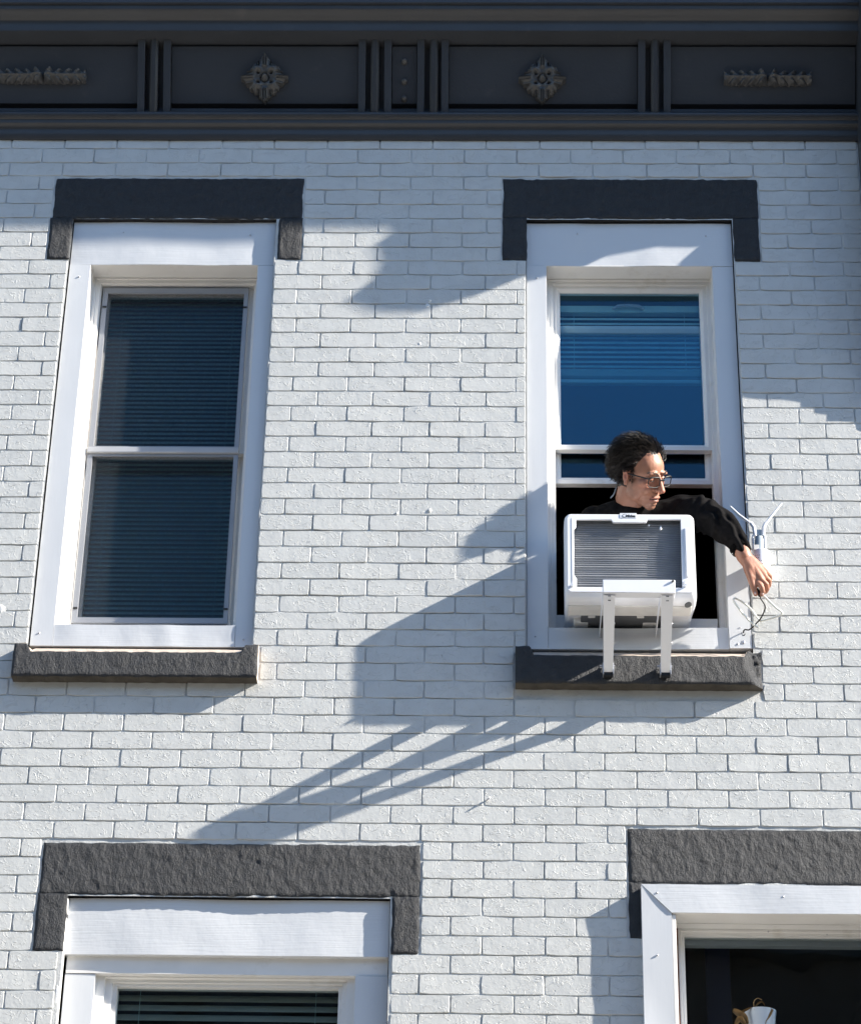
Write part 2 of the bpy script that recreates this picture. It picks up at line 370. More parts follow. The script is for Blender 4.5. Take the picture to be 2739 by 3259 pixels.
def vis_area(b):
    x0, x1, z0, z1, k = b; t = 1 / (math.hypot(8.2, (z0)) ** 2)
    vis = -2.05 < (x0 + x1) / 2 < 1.47 and 2.62 < z1
    # inside the slanting left edge of the picture
    if vis and (x0 + x1) / 2 < -1.66 - (z0 - 2.6) * .102: vis = False
    if vis and (x0 + x1) / 2 > 1.21 + (z0 - 2.6) * .065: vis = False
    return (x1 - x0) * t * (8.2 / math.hypot(8.2, z0)) if vis else 0
order = sorted(range(len(bricks)), key=lambda i: -vis_area(bricks[i]))
single = set(order[:298]); rest = bmesh.new()
for i, b in enumerate(bricks):
    x0, x1, z0, z1, k = b; w = x1 - x0; h = z1 - z0
    key = min(VW, key=lambda v: abs(math.log(v / w))); me = random.choice(VM[key])
    rot = Matrix.Rotation(R(random.gauss(0, .42)), 4, 'Z') @ Matrix.Rotation(R(random.gauss(0, .35)), 4, 'X') @ Matrix.Rotation(R(random.gauss(0, .12)), 4, 'Y')
    pos = Vector(((x0 + x1) / 2, random.gauss(0, .0005), (z0 + z1) / 2))
    if i in single:
        o = bpy.data.objects.new('brick', me); link(o, HOUSE, pos); o.rotation_euler = rot.to_euler(); o.scale = (w / key, 1, h / .0622)
    else:
        t = me.copy(); t.transform(Matrix.Translation(pos) @ rot @ Matrix.Diagonal((w / key, 1, h / .0622, 1))); rest.from_mesh(t); bpy.data.meshes.remove(t)
tag(mobj('brick', rest, M['brick'], HOUSE, 22), kind='stuff')

# mortar face between the bricks, holes left for the openings
def holed_wall(bm, xs, zs, holes, d):
    xs = sorted(set(xs)); zs = sorted(set(zs)); vv = {}
    def v(x, z):
        if (x, z) not in vv: vv[(x, z)] = bm.verts.new((x, -d, z))
        return vv[(x, z)]
    for i in range(len(xs) - 1):
        for j in range(len(zs) - 1):
            cx, cz = (xs[i] + xs[i + 1]) / 2, (zs[j] + zs[j + 1]) / 2
            if any(a < cx < b and c < cz < e for a, b, c, e in holes): continue
            bm.faces.new((v(xs[i], zs[j]), v(xs[i + 1], zs[j]), v(xs[i + 1], zs[j + 1]), v(xs[i], zs[j + 1])))
    return bm
HOLES = [(WA['x0'] - .0025, WA['x1'] + .0025, 3.95, 5.896), (WB['x0'] - .0025, WB['x1'] + .0025, 3.95, 5.898), (-1.462, -.3585, 1.9, 3.058), (.51, 1.84, 1.9, 3.10)]
xs = [HX0, HX1]; zs = [GZ, 8.2, 1.4]
xs += [-2.6 + .022 * i for i in range(183) if -2.6 + .022 * i < HX1 - .004]; zs += [2.15 + .022 * i for i in range(189)]
for h in HOLES: xs += [h[0], h[1]]; zs += [h[2], h[3]]
bm = holed_wall(bmesh.new(), xs, zs, HOLES, -.0016)
for v in bm.verts:
    if v.co.z > 2.15 and v.co.z < 6.3 and v.co.x > -2.6 and v.co.x < HX1 - .004: v.co.y += max(-.0022, min(.0022, .0042 * fbm(v.co.x * 7, v.co.z * 11, 4, 3)))
mobj('mortar', bm, M['mortar'], HOUSE, 80)
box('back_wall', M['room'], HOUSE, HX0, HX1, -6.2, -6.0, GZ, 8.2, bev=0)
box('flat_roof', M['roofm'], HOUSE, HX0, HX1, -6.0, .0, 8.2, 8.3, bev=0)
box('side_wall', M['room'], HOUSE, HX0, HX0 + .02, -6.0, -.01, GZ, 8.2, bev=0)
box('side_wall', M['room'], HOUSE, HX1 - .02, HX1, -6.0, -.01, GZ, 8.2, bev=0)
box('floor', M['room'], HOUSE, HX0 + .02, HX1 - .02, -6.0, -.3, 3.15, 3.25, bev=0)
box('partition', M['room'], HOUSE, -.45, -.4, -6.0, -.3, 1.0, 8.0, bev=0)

# stone lintels and sills
def rock(amp, sc, seed, ex=.003):
    def fn(x, z): return amp * fbm(x * sc + z * sc * .5, z * sc * .8 - x * sc * .3, seed, 4)
    def ed(x, z): return ex * noise.noise((x * 30, z * 30, seed)), ex * noise.noise((x * 34, z * 30, seed + 9))
    return fn, ed
def stone(name, parent, x0, x1, z0, z1, df, db, seed, amp=.003, label=None):
    fn, ed = rock(amp, 26, seed); nx = max(4, int((x1 - x0) / .006)); nz = max(4, int((z1 - z0) / .006))
    def f2(x, z):
        e = min(x - x0, x1 - x, z - z0, z1 - z); return fn(x, z) - .005 * math.exp(-max(e, 0) / .004)
    bm = panel(bmesh.new(), x0, x1, z0, z1, df, db, nx, nz, f2, ed)
    o = mobj(name, bm, M['stone'], parent, 60); return tag(o, label)
def lintel(x0, x1, z0, z1, legs, zl, seed, label, df=.004):
    l = stone('lintel', HOUSE, x0, x1, z0, z1, df, -.05, seed, label=label)
    for i, (a, b) in enumerate(legs): stone('lintel_end_stone', l, a, b, zl, z0 + .004, df + .0015, -.05, seed + 3 + i, amp=.0018)
    return l
lintel(-1.776, -.781, 5.897, 6.095, [(-1.780, -1.691), (-.872, -.778)], 5.702, 1, 'charcoal stone lintel over the closed upper window')
lintel(.014, 1.021, 5.902, 6.095, [(.012, .108), (.918, 1.018)], 5.700, 21, 'charcoal stone lintel over the window the man leans from')
lintel(-1.562, -.259, 3.062, 3.252, [(-1.565, -1.461), (-.352, -.259)], 2.860, 41, 'rough charcoal lintel with end stones over the lower window with blinds')
lintel(.452, 1.90, 3.121, 3.320, [(.452, .499)], 2.921, 61, 'rough charcoal lintel over the lower window with the plant pot')
def sill(x0, x1, z0, z1, seed, e0, e1, label, chip=False):
    """sloping stone sill with raised ears of width e0,e1"""
    bm = bmesh.new(); nx = int((x1 - x0) / .006); nz = 20; df = .058; zf = z0 + (z1 - z0) * .76
    fn, ed = rock(.0024, 20, seed)
    cols = []
    for i in range(nx + 1):
        x = x0 + (x1 - x0) * i / nx
        s = min(1, max(0, (x - x0 - e0) / .018)); s2 = min(1, max(0, (x1 - e1 - x) / .018)); s = s * s * (3 - 2 * s) * s2 * s2 * (3 - 2 * s2)
        top = z1 + (zf - z1) * s; col = []
        c = 0
        for j in range(nz + 1):
            z = z0 + (top - z0) * j / nz
            e = min(x - x0, x1 - x, z - z0, top - z); dd = df + fn(x, z) - .006 * math.exp(-e / .004)
            if chip and x > x1 - .075:      # broken corner
                c = (x - (x1 - .075)) / .075; dd -= .040 * max(0, min(1, (c - .15 - .9 * max(0, (.5 - (z - z0) / (top - z0)))) * 2.2)) * (1 + .3 * noise.noise((x * 60, z * 60, 3)))
            ex, ez = ed(x, z) if i in (0, nx) or j in (0, nz) else (0, 0)
            col.append(bm.verts.new((x + ex, -dd, z + ez)))
        # top: front edge up to the back
        zb = z1 + .012 if s < .5 else max(top, z0 + .155)
        col.append(bm.verts.new((x, .03, z1 + .004 if s < .5 else zf + .052 * s + (z1 - zf) * (1 - s))))
        col.append(bm.verts.new((x, .05, z0))); cols.append(col)
    for A, B in zip(cols, cols[1:]):
        for j in range(len(A) - 1):
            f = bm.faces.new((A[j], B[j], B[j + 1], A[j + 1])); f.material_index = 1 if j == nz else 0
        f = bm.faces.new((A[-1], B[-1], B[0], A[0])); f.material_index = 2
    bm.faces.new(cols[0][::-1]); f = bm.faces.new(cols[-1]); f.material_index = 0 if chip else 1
    bmesh.ops.recalc_face_normals(bm, faces=bm.faces)
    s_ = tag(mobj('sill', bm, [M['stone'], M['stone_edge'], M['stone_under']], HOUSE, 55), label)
    return s_
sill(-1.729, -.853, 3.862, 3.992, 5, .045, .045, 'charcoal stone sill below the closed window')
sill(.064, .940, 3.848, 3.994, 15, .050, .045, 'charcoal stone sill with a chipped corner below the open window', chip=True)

# ------------------------------------------------------------------ cornice
LEAN = .13
def LN(d, z):      # the frieze leans out towards its top
    dd = LEAN * min(1, max(0, (z - 6.405) / .355)); return d + dd, z - dd * .80
CPROF = [(-.05, 6.283), (.012, 6.283), (.020, 6.292), (.024, 6.305), (.024, 6.322), (.030, 6.330), (.042, 6.334), (.047, 6.338), (.049, 6.346), (.049, 6.354), (.056, 6.358),
         (.068, 6.360), (.071, 6.366), (.071, 6.372), (.066, 6.378), (.040, 6.405)] + [LN(*q) for q in ((.030, 6.424), (.004, 6.425), (.004, 6.752), (.022, 6.752), (.045, 6.758), (.098, 6.766), (.100, 6.770),
         (.101, 6.792), (.104, 6.806), (.108, 6.812), (.124, 6.820), (.142, 6.826), (.152, 6.834), (.156, 6.846), (.156, 6.852), (.170, 6.853), (.170, 7.00))] + [(.32, 7.00), (.36, 7.06),
         (.44, 7.14), (.58, 7.25), (.60, 7.30), (.60, 7.44), (.66, 7.50), (.66, 7.58), (-.05, 7.70)]
def lean(bm, sx=.992):
    for v in bm.verts:
        d, z = LN(-v.co.y, v.co.z); v.co.y, v.co.z = -d, z
        if v.co.x < 1.3: v.co.x *= sx
    return bm
cor = mobj('cornice', extrude_profile(bmesh.new(), CPROF, HX0, HX1 + .06, 1), M['cornice'], HOUSE, 25)
tag(cor, 'dark slate metal cornice with panels, ribs and cast ornaments')
def rib(x0, x1, tall=False):
    z0, z1, d = (6.378, 6.775, .058) if not tall else (6.362, 6.785, .066)
    if tall:
        bm = bmesh.new(); xc = (x0 + x1) / 2; w = (x1 - x0) / 2
        sec = [(-w, .01), (-w, d - .012), (-w * .45, d), (w * .45, d), (w, d - .012), (w, .01)]
        A = [bm.verts.new((xc + a, -b, z0 + (.016 if True else 0))) for a, b in sec]; B = [bm.verts.new((xc + a, -b, z1)) for a, b in sec]
        T = [bm.verts.new((xc + a * .25, -.01 - (b - .01) * .75, z0)) for a, b in sec]
        for k in range(5): bm.faces.new((A[k], A[k + 1], B[k + 1], B[k])); bm.faces.new((T[k], T[k + 1], A[k + 1], A[k]))
        bm.faces.new(T[::-1]); bm.faces.new(B); bmesh.ops.recalc_face_normals(bm, faces=bm.faces)
        mobj('rib', lean(bm), M['cornice'], cor, 30)
    else: mobj('rib', lean(add_box(bmesh.new(), x0, x1, .0, d, z0 + .006, z1 - .006, bev=.002)), M['cornice'], cor, 20)
for g in ((-1.478, -1.429, -1.373), (-.577, -.527, -.472), (-.338, -.287, -.240), (.558, .610, .661)):
    rib(g[0], g[0] + .029); rib(g[1], g[1] + .033, True); rib(g[2], g[2] + .029)
def cpanel(a, b):
    fn = lambda x, z: .0012 * fbm(x * 3, z * 5, 2, 2)
    return mobj('panel', lean(panel(bmesh.new(), a, b, 6.447, 6.739, .034, .0, max(2, int((b - a) / .03)), 8, fn)), M['cornice'], cor, 40)
for a, b in ((-3.5, -1.480), (-1.342, -.579), (-.440, -.341), (-.209, .556), (.692, HX1 - .003)): cpanel(a, b)
for z in (6.670, 6.567, 6.459 + .02):
    bm = bmesh.new(); add_ellipsoid(bm, (-.391, -.034, z - .012), (.013, .018, .015), u=14, v=8); mobj('stud', lean(bm), M['ornament'], cor, 80)
def relief(cx, cz, hw, hh, fn, base):
    n = 56; bm = bmesh.new(); g = {}
    for j in range(n + 1):
        for i in range(n + 1):
            u, v = -1 + 2 * i / n, -1 + 2 * j / n; h = fn(u, v)
            if h is not None: g[(i, j)] = bm.verts.new((cx + u * hw, -(base + h), cz + v * hh))
    for j in range(n):
        for i in range(n):
            q = [g.get(c) for c in ((i, j), (i + 1, j), (i + 1, j + 1), (i, j + 1))]
            if all(q): bm.faces.new(q)
    # skirt back to the panel
    be = [e for e in bm.edges if e.is_boundary]
    r = bmesh.ops.extrude_edge_only(bm, edges=be)
    for v in [x for x in r['geom'] if isinstance(x, bmesh.types.BMVert)]: v.co.y = -base + .003
    bmesh.ops.recalc_face_normals(bm, faces=bm.faces)
    return bm
def rosette_h(u, v):
    r = abs(u) + abs(v); a = math.atan2(v, u)
    edge = 1 - .075 * abs(math.sin(a * 10)) - .04 * abs(math.sin(a * 4 + .4))
    if r > edge: return None
    h = .017 + .010 * max(0, 1 - r)
    for q in range(4):                                   # four rounded petals on the diagonals, each with an eye hole
        sx, sy = ((1, 1), (-1, 1), (-1, -1), (1, -1))[q]
        dd = math.hypot(u - .29 * sx, v - .29 * sy); h += .022 * math.exp(-(dd / .18) ** 2)
        dd = math.hypot(u - .25 * sx, v - .20 * sy); h -= .034 * math.exp(-(dd / .06) ** 2)
    for q in range(4):                                   # fanned leaf towards each corner
        qa = q * math.pi / 2; al = u * math.cos(qa) + v * math.sin(qa); ac = -u * math.sin(qa) + v * math.cos(qa)
        k = max(0, min(1, (al - .34) / .12)); h += k * (.013 * math.exp(-(ac / .12) ** 2) + .0045 * math.cos(ac * 75))
    h += .022 * math.exp(-((u * u + v * v) / .009)); h -= .012 * math.exp(-((math.hypot(u, v) - .15) / .035) ** 2)
    return h
def leafbar_h(u, v):
    edge = .92 - .22 * abs(math.sin(u * 20)) - (.25 * max(0, abs(u) - .85) / .15)
    if abs(v) > edge or abs(u) > .985: return None
    h = .015 * (1 - v * v) + .008
    h += .012 * math.sin(abs(u) * 30 - abs(v) * 4.5) * min(1, abs(v) * 2.4)
    h += .009 * math.exp(-(v / .16) ** 2)
    h += .012 * math.exp(-((abs(u) - .14) / .07) ** 2)
    h -= .032 * math.exp(-(u / .014) ** 2)
    return max(h, .001)
for cx, cz in ((-.9595, 6.560), (.170, 6.556)): tag(mobj('rosette', lean(relief(cx, cz, .108, .134, rosette_h, .034)), M['ornament'], cor, 75), 'diamond shaped cast leaf rosette')
for cx, cz in ((-1.868, 6.575), (1.083, 6.568)): tag(mobj('leaf_ornament', lean(relief(cx, cz, .183, .043, leafbar_h, .034)), M['ornament'], cor, 75), 'long cast double leaf ornament')
# end console of the cornice at the party wall (stepped underside), and its crown
KX = HX1 + .002
KP = [(-.02, 4.92), (.012, 4.93), (.024, 4.985), (.024, 5.015), (.050, 5.085), (.050, 5.112), (.060, 5.146), (.060, 5.168), (.072, 5.20), (.072, 5.222), (.088, 5.272), (.10, 5.302), (.124, 5.364),
      (.150, 5.50), (.165, 5.80), (.172, 6.0), (.155, 6.126), (.137, 6.160), (.168, 6.232), (.202, 6.324), (.258, 6.418), (.280, 6.416), (.326, 6.462), (.362, 6.492), (.402, 6.502),
      (.458, 6.558), (.488, 6.68), (.462, 6.72), (.457, 6.78), (.463, 6.884), (.448, 6.896), (.47, 7.10), (.60, 7.30), (.62, 7.5), (-.02, 7.6)]

# ------------------------------------------------------------------ neighbouring house to the right and houses across the road
NB = empty('house', (4.5, 0, GZ)); tag(NB, 'dark trimmed house next door at the right edge with a stepped cornice console', 'house')
ORG[NB.name] = Vector((4.5, 0, GZ))
tag(mobj('console', extrude_profile(bmesh.new(), KP, KX, KX + .16), M['cornice'], NB, 30), 'stepped cornice end console')
mobj('cornice', extrude_profile(bmesh.new(), CPROF, KX + .162, 9.0), M['cornice'], NB, 25)
box('wall', M['mortar'], NB, KX, 9, -6, -.004, GZ, 8.2, bev=0)
for i, x in enumerate((2.2, 4.2, 6.2)):
    box('window', M['glass_low'], NB, x, x + .8, -.003, .0, 4.0, 5.8, bev=0)
random.seed(11)
LAB = ['brown brick row house with a flat parapet opposite, across the road', 'taller brown brick row house across the road', 'low dark brick row house across the road',
       'brown brick row house at the far end across the road', 'brown brick row house on the near corner across the road', 'tallest brown brick row house across the road']
for i in range(6):
    x0 = -24 + i * 8.0; h = 12.4 + [0, .6, -.5, .2, -.2, .9][i]
    hs = empty('row_house', (x0 + 4, -24, GZ)); ORG[hs.name] = Vector((x0 + 4, -24, GZ))
    tag(hs, LAB[i], 'house', 'row houses across the road')
    box('wall', M['opp'], hs, x0 + .01, x0 + 7.99, 21, 30, GZ, h - 1.6, bev=0)
    box('parapet', M['cornice'], hs, x0 + .01, x0 + 7.99, 20.6, 21, h - 2.4, h - 1.5, bev=.03)
    for c in range(3):
        for r_ in range(3):
            w = box('window', M['glass_low'], hs, x0 + 1 + c * 2.3, x0 + 2.2 + c * 2.3, 20.98, 20.995, GZ + 1.2 + r_ * 3.4, GZ + 3.0 + r_ * 3.4, bev=0)
            mobj('frame', ring(bmesh.new(), x0 + .9 + c * 2.3, x0 + 2.3 + c * 2.3, GZ + 1.1 + r_ * 3.4, GZ + 3.1 + r_ * 3.4, [(0, 20.99), (0, 21.06), (.12, 21.06), (.12, 20.99)]), M['vinyl'], w)

# ------------------------------------------------------------------ windows
random.seed(5)
def dent(seed, amp=.0016, sx=2.2, sz=2.2):
    return lambda x, z: amp * fbm(x * sx, z * sz, seed, 2)
def sash(parent, x0, x1, z0, z1, d, w=.016, wb=None, m='vinyl', gm='glass', th=.03):
    wb = w if wb is None else wb
    s = mobj('sash', ring(bmesh.new(), x0, x1, z0, z1, [(0, d - th), (0, d), ((w * .5, w * .5, wb * .55, w * .5), d + .001), ((w, w, wb, w), d - .008), ((w, w, wb, w), d - th)]), M[m], parent, 30)
    box('pane', M[gm], parent, x0 + w - .003, x1 - w + .003, d - .020, d - .016, z0 + wb - .003, z1 - w + .003, bev=0)
    return s
def upper_window(W, label, splay, seed):
    x0, x1, a, b = W['x0'], W['x1'], W['xi0'], W['xi1']; dr = -.108
    # the vinyl frame carries the rest of the window
    fr = mobj('window', ring(bmesh.new(), a - .002, b + .002, ZAP - .004, ZH + .002,
              [(0, dr - .09), (0, dr), ((.016, .006, .012, .010), dr), ((.017, .007, .013, .011), dr - .006), ((.032, .020, .030, .026), dr - .006), ((.033, .021, .031, .027), dr - .014),
               ((.036, .024, .040, .030), dr - .014), ((.036, .024, .040, .030), dr - .08)]), M['vinyl'], HOUSE, 25)
    tag(fr, label)
    # reveal lining
    bm = bmesh.new(); add_box(bm, a - .004, a + .0015, dr + .001, -.022, ZAP + .002, ZH + .001); add_box(bm, b - .0015, b + .004, dr + .001, -.024, ZAP + .002, ZH + .001)
    add_box(bm, a + .0015, b - .0015, dr + .001, -.0215, ZH - .0015, ZH + .004)
    mobj('reveal', bm, M['vinyl'], fr, 30)
    mobj('fascia', panel(bmesh.new(), x0, x1, ZH, ZT, -.020, -.06, 60, 20, lambda x, z: dent(seed, .0035, 4, 3)(x, z)), M['trim'], fr, 40)
    f = lambda x, z: dent(seed + 1, .0022, 3, 1.2)(x, z)
    mobj('casing', panel(bmesh.new(), x0, a, ZA, ZH - .002, -.019, -.06, 8, 60, f), M['trimv'], fr, 40)
    def g(x, z):
        e = dent(seed + 2, .0012, 3, 1.2)(x, z)
        if splay: e += .020 * (1 - min(1, max(0, (z - 4.42) / .16)))
        return e
    mobj('casing', panel(bmesh.new(), b, x1, ZA, ZH - .002, -.021 if splay else -.020, -.06, 8, 80, g), M['trimv'], fr, 40)
    mobj('apron', panel(bmesh.new(), a + .001, b - .001, ZA, ZAP, -.019, -.115, 50, 10, lambda x, z: dent(seed + 3, .004, 5, 4)(x, z) + (.009 * max(0, (x - .45) / .38) if splay else 0)), M['trim'], fr, 40)
    for q in range(5):
        bm = bmesh.new(); zz = [ZA + .05, ZH - .06, ZT - .05, ZT - .06, ZA + .03][q]; xx = [x0 + .03, x0 + .04, x0 + .2, x1 - .1, x1 - .03][q]
        add_ellipsoid(bm, (xx, .018, zz), (.0035, .003, .0035), u=10, v=6); mobj('nail', bm, M['steel'], fr, 80)
    return fr
wa = upper_window(WA, 'closed sash window with grey insect screens, the man is not in it', False, 3)
wb = upper_window(WB, 'open sash window the man leans out of', True, 33)
# window A: upper and lower sash, two screens
sash(wa, -1.572, -.972, 4.905, 5.662, -.150, .030)
sash(wa, -1.572, -.972, 4.150, 4.935, -.182, .030)
def scr(z0, z1, wb_, wt_):
    s = mobj('screen_frame', ring(bmesh.new(), -1.566, -.990, z0, z1, [(0, -.140), (0, -.126), ((.019, .017, wb_, wt_), -.126), ((.020, .018, wb_ + .001, wt_ + .001), -.134)]), M['screenframe'], wa, 30)
    box('insect_screen', M['screen'], s if False else wa, -1.548, -1.006, -.1335, -.133, z0 + wb_, z1 - wt_, bev=0)
scr(4.918, 5.652, .004, .026); scr(4.166, 4.886, .022, .008)
box('meeting_rail', M['rail'], wa, -1.568, -.988, -.140, -.116, 4.888, 4.914, bev=.004)
for x, z in ((-1.556, 5.56), (-1.000, 5.56), (-1.556, 4.225), (-1.000, 4.225)): box('screen_clip', M['black'], wa, x - .008, x + .008, -.126, -.121, z - .003, z + .003, bev=.001)
# window B: upper sash, raised lower sash behind it
sash(wb, .213, .812, 4.915, 5.665, -.124, .026, .026)
sash(wb, .213, .812, 4.785, 5.50, -.158, .026, .030)
box('stool', M['greyp'], wb, .216, .810, -.30, -.150, 4.120, 4.150, bev=.003)
box('sill_board', M['vinyl'], wb, .214, .262, -.150, -.128, 4.145, 4.212, bev=.003)
box('sill_board', M['vinyl'], wb, .675, .806, -.150, -.128, 4.135, 4.200, bev=.003)
# head moulding lines and a small latch
bm = bmesh.new(); add_tube(bm, [(.45, .175, 5.592), (.468, .175, 5.606), (.51, .175, 5.609), (.552, .175, 5.606), (.57, .175, 5.592)], .006, 8); mobj('sash_lock', bm, M['rail'], wb, 60)
# lower left window
LLx0, LLx1 = -1.459, -.361
wl = mobj('window', ring(bmesh.new(), -1.352, -.472, 1.9, 2.800, [(0, -.16), (0, -.072), ((.030, .030, .03, .006), -.072), ((.031, .031, .03, .010), -.082), ((.055, .045, .05, .020), -.082), ((.056, .046, .05, .021), -.092), ((.070, .058, .06, .030), -.092), ((.071, .059, .06, .031), -.14)]), M['vinyl'], HOUSE, 25)
tag(wl, 'lower window with wide green-grey blinds under the big lintel')
mobj('fascia', panel(bmesh.new(), LLx0, LLx1, 2.857, 3.056, -.020, -.06, 80, 20, dent(71, .004, 3, 3)), M['trim'], wl, 40)
mobj('head_board', panel(bmesh.new(), LLx0 + .006, LLx1 - .002, 2.798, 2.860, -.045, -.075, 40, 8, dent(72, .004, 2, 6)), M['vinyl'], wl, 40)
mobj('casing', panel(bmesh.new(), -1.455, -1.352, 1.9, 2.796, -.046, -.10, 8, 40, dent(73, .004, 4, 2)), M['trimv'], wl, 40)
mobj('casing', panel(bmesh.new(), -.472, -.362, 1.9, 2.796, -.040, -.10, 8, 40, dent(74, .002, 4, 2)), M['trimv'], wl, 40)
box('caulk_line', M['caulk'], wl, -1.474, -1.460, -.03, -.001, 1.9, 3.05, bev=.003)
box('pane', M['glass_low'], wl, -1.285, -.528, -.124, -.120, 1.95, 2.772, bev=0)
# lower right window
wr = mobj('window', ring(bmesh.new(), .622, 1.80, 1.9, 2.997, [(0, -.16), (0, -.100), ((.010, .006, .01, .009), -.100), ((.012, .006, .01, .011), -.106), ((.022, .010, .01, .021), -.106), ((.023, .011, .01, .022), -.15)]), M['vinyl'], HOUSE, 25)
tag(wr, 'lower window with dark glass and a plant pot behind it')
def mitre(bm, pts, df, db, fn):
    """mitred casing leg between four corners given as (x,z): outer a, outer b, inner b, inner a"""
    a, b, c, d = [Vector((p[0], 0, p[1])) for p in pts]; nu, nv = 60, 8; g = []
    for i in range(nu + 1):
        p, q = a.lerp(b, i / nu), d.lerp(c, i / nu); row = []
        for j in range(nv + 1):
            v = p.lerp(q, j / nv); row.append(bm.verts.new((v.x, -(df + fn(v.x, v.z)), v.z)))
        g.append(row)
    for i in range(nu):
        for j in range(nv): bm.faces.new((g[i][j], g[i + 1][j], g[i + 1][j + 1], g[i][j + 1]))
    r = bmesh.ops.extrude_edge_only(bm, edges=[e for e in bm.edges if e.is_boundary])
    for v in [x for x in r['geom'] if isinstance(x, bmesh.types.BMVert)]: v.co.y = -db
    bmesh.ops.recalc_face_normals(bm, faces=bm.faces); return bm
mobj('casing', mitre(bmesh.new(), [(.492, 3.101), (1.9, 3.101), (1.8, 3.000), (.592, 3.000)], .048, -.03, dent(81, .004, 3, 3)), M['trim'], wr, 40)
mobj('casing', mitre(bmesh.new(), [(.492, 3.100), (.492, 1.9), (.592, 1.9), (.592, 2.999)], .046, -.03, dent(82, .006, 3, 2.2)), M['trimv'], wr, 40)
box('soffit_board', M['vinyl'], wr, .594, 1.8, -.052, .044, 2.999, 3.006, bev=.001)
box('head_board', M['vinyl'], wr, .600, 1.8, -.099, -.053, 2.9965, 3.006, bev=.001)
box('side_board', M['wood'], wr, .609, .621, -.13, -.090, 1.9, 2.994, bev=.001)
box('jamb', M['vinyl'], wr, .593, .606, -.09, .040, 1.9, 2.998, bev=.002)
box('pane', M['glass_low'], wr, .643, 1.79, -.132, -.128, 1.9, 2.976, bev=0)
box('inner_rail', M['rail'], wr, .646, 1.78, -.20, -.165, 2.962, 3.02, bev=.002)
for q, (x, z, d) in enumerate(((.545, 3.07, .050), (.97, 3.06, .050), (.54, 2.85, .048), (.93, 2.990, -.100), (1.13, 2.983, -.106))):
    bm = bmesh.new(); add_ellipsoid(bm, (x, -d + .0015, z), (.0035, .0025, .0035), u=10, v=6); mobj('nail', bm, M['steel'], wr, 80)

# blinds: each one a thing, every slat a part
M['slat2'] = mat('grey_green_blind_slat', (.27, .30, .25), .5, .4, var=.05)
def blind(name_label, x0, x1, ztop, n, pitch, d, sag=0, mt='slat', sw=.0150, tilt=66, stack=0):
    b = empty('venetian_blind', ((x0 + x1) / 2, -d, ztop - n * pitch)); tag(b, name_label, 'window blind')
    ORG[b.name] = Vector(((x0 + x1) / 2, -d, ztop - n * pitch))
    box('headrail', M[mt], b, x0, x1, d - .02, d + .012, ztop + .003, ztop + .034, bev=.002)
    bm = bmesh.new(); L = x1 - x0; ns = 5
    for i in range(13):
        for s in range(ns):
            t = (s / (ns - 1) - .5); c = .0022 * (1 - 4 * t * t)
            bm.verts.new((-L / 2 + L * i / 12, -t * sw * math.cos(R(tilt)) - c * math.sin(R(tilt)), t * sw * math.sin(R(tilt)) * -1 + c * .3))
    bm.verts.ensure_lookup_table()
    for i in range(12):
        for s in range(ns - 1): bm.faces.new([bm.verts[k] for k in (i * ns + s, (i + 1) * ns + s, (i + 1) * ns + s + 1, i * ns + s + 1)])
    me = bpy.data.meshes.new('slat'); bm.to_mesh(me); bm.free(); smooth(me, 60); me.materials.append(M[mt])
    z = ztop
    for k in range(n):
        o = bpy.data.objects.new('slat', me); z -= pitch
        link(o, b, ((x0 + x1) / 2, -d, z)); o.rotation_euler = (R(random.gauss(0, .8)), R(random.gauss(0, .05)), 0)
    for xx in (x0 + .09, x1 - .09):
        bm = add_tube(bmesh.new(), [(xx, -d - .008, ztop), (xx, -d - .008, z)], .0008, 5); mobj('cord', bm, M['slat'], b)
    for k in range(stack):
        z -= .0045; bm = add_box(bmesh.new(), x0, x1, d - .012, d + .012, z - .0012, z + .0012); 
        for v in bm.verts: v.co.z += .006 * math.cos((v.co.x - x0) / (x1 - x0) * 6.28)
        mobj('slat', bm, M['slat'], b)
    box('bottom_rail', M['slat'], b, x0, x1, d - .013, d + .013, z - .028, z - .012, bev=.003)
    return b
blind('long closed mini blind filling the closed screened window', -1.585, -.965, 5.675, 76, .0200, -.222)
blind('half raised mini blind behind the upper glass of the open window', .205, .820, 5.582, 12, .0222, -.200, stack=7)
blind('wide slat blind in the lower window', -1.30, -.52, 2.786, 24, .034, -.165, mt='slat2', sw=.028, tilt=64)

# ------------------------------------------------------------------ window air conditioner
AC = empty('air_conditioner', (.473, -.02, 4.10)); ORG[AC.name] = Vector((.473, -.02, 4.10))
tag(AC, 'white window air conditioner with a grey finned grille standing in the open window', 'air conditioner')
def rrect(x0, x1, z0, z1, r, n=5):
    P = []
    rr = r if isinstance(r, tuple) else (r,) * 4        # bl, br, tr, tl
    for (cx, cz, a0), q in zip(((x0 + rr[0], z0 + rr[0], 180), (x1 - rr[1], z0 + rr[1], 270), (x1 - rr[2], z1 - rr[2], 0), (x0 + rr[3], z1 - rr[3], 90)), rr):
        for k in range(n + 1): a = R(a0 + 90 * k / n); P.append((cx + q * math.cos(a), cz + q * math.sin(a)))
    return P
bm = bmesh.new(); loops = []
for d, x0, x1, z0, z1, r in ((-.36, .250, .697, 4.142, 4.452, .02), (-.02, .243, .703, 4.138, 4.460, .02), (.06, .240, .706, 4.124, 4.464, .022), (.11, .239, .707, 4.117, 4.467, .022), (.150, .239, .707, 4.117, 4.469, .022), (.166, .240, .706, 4.124, 4.468, .022), (.176, .242, .704, 4.134, 4.465, .022), (.182, .247, .699, 4.143, 4.460, .02)):
    loops.append([bm.verts.new((x, -d, z)) for x, z in rrect(x0, x1, z0, z1, r)])
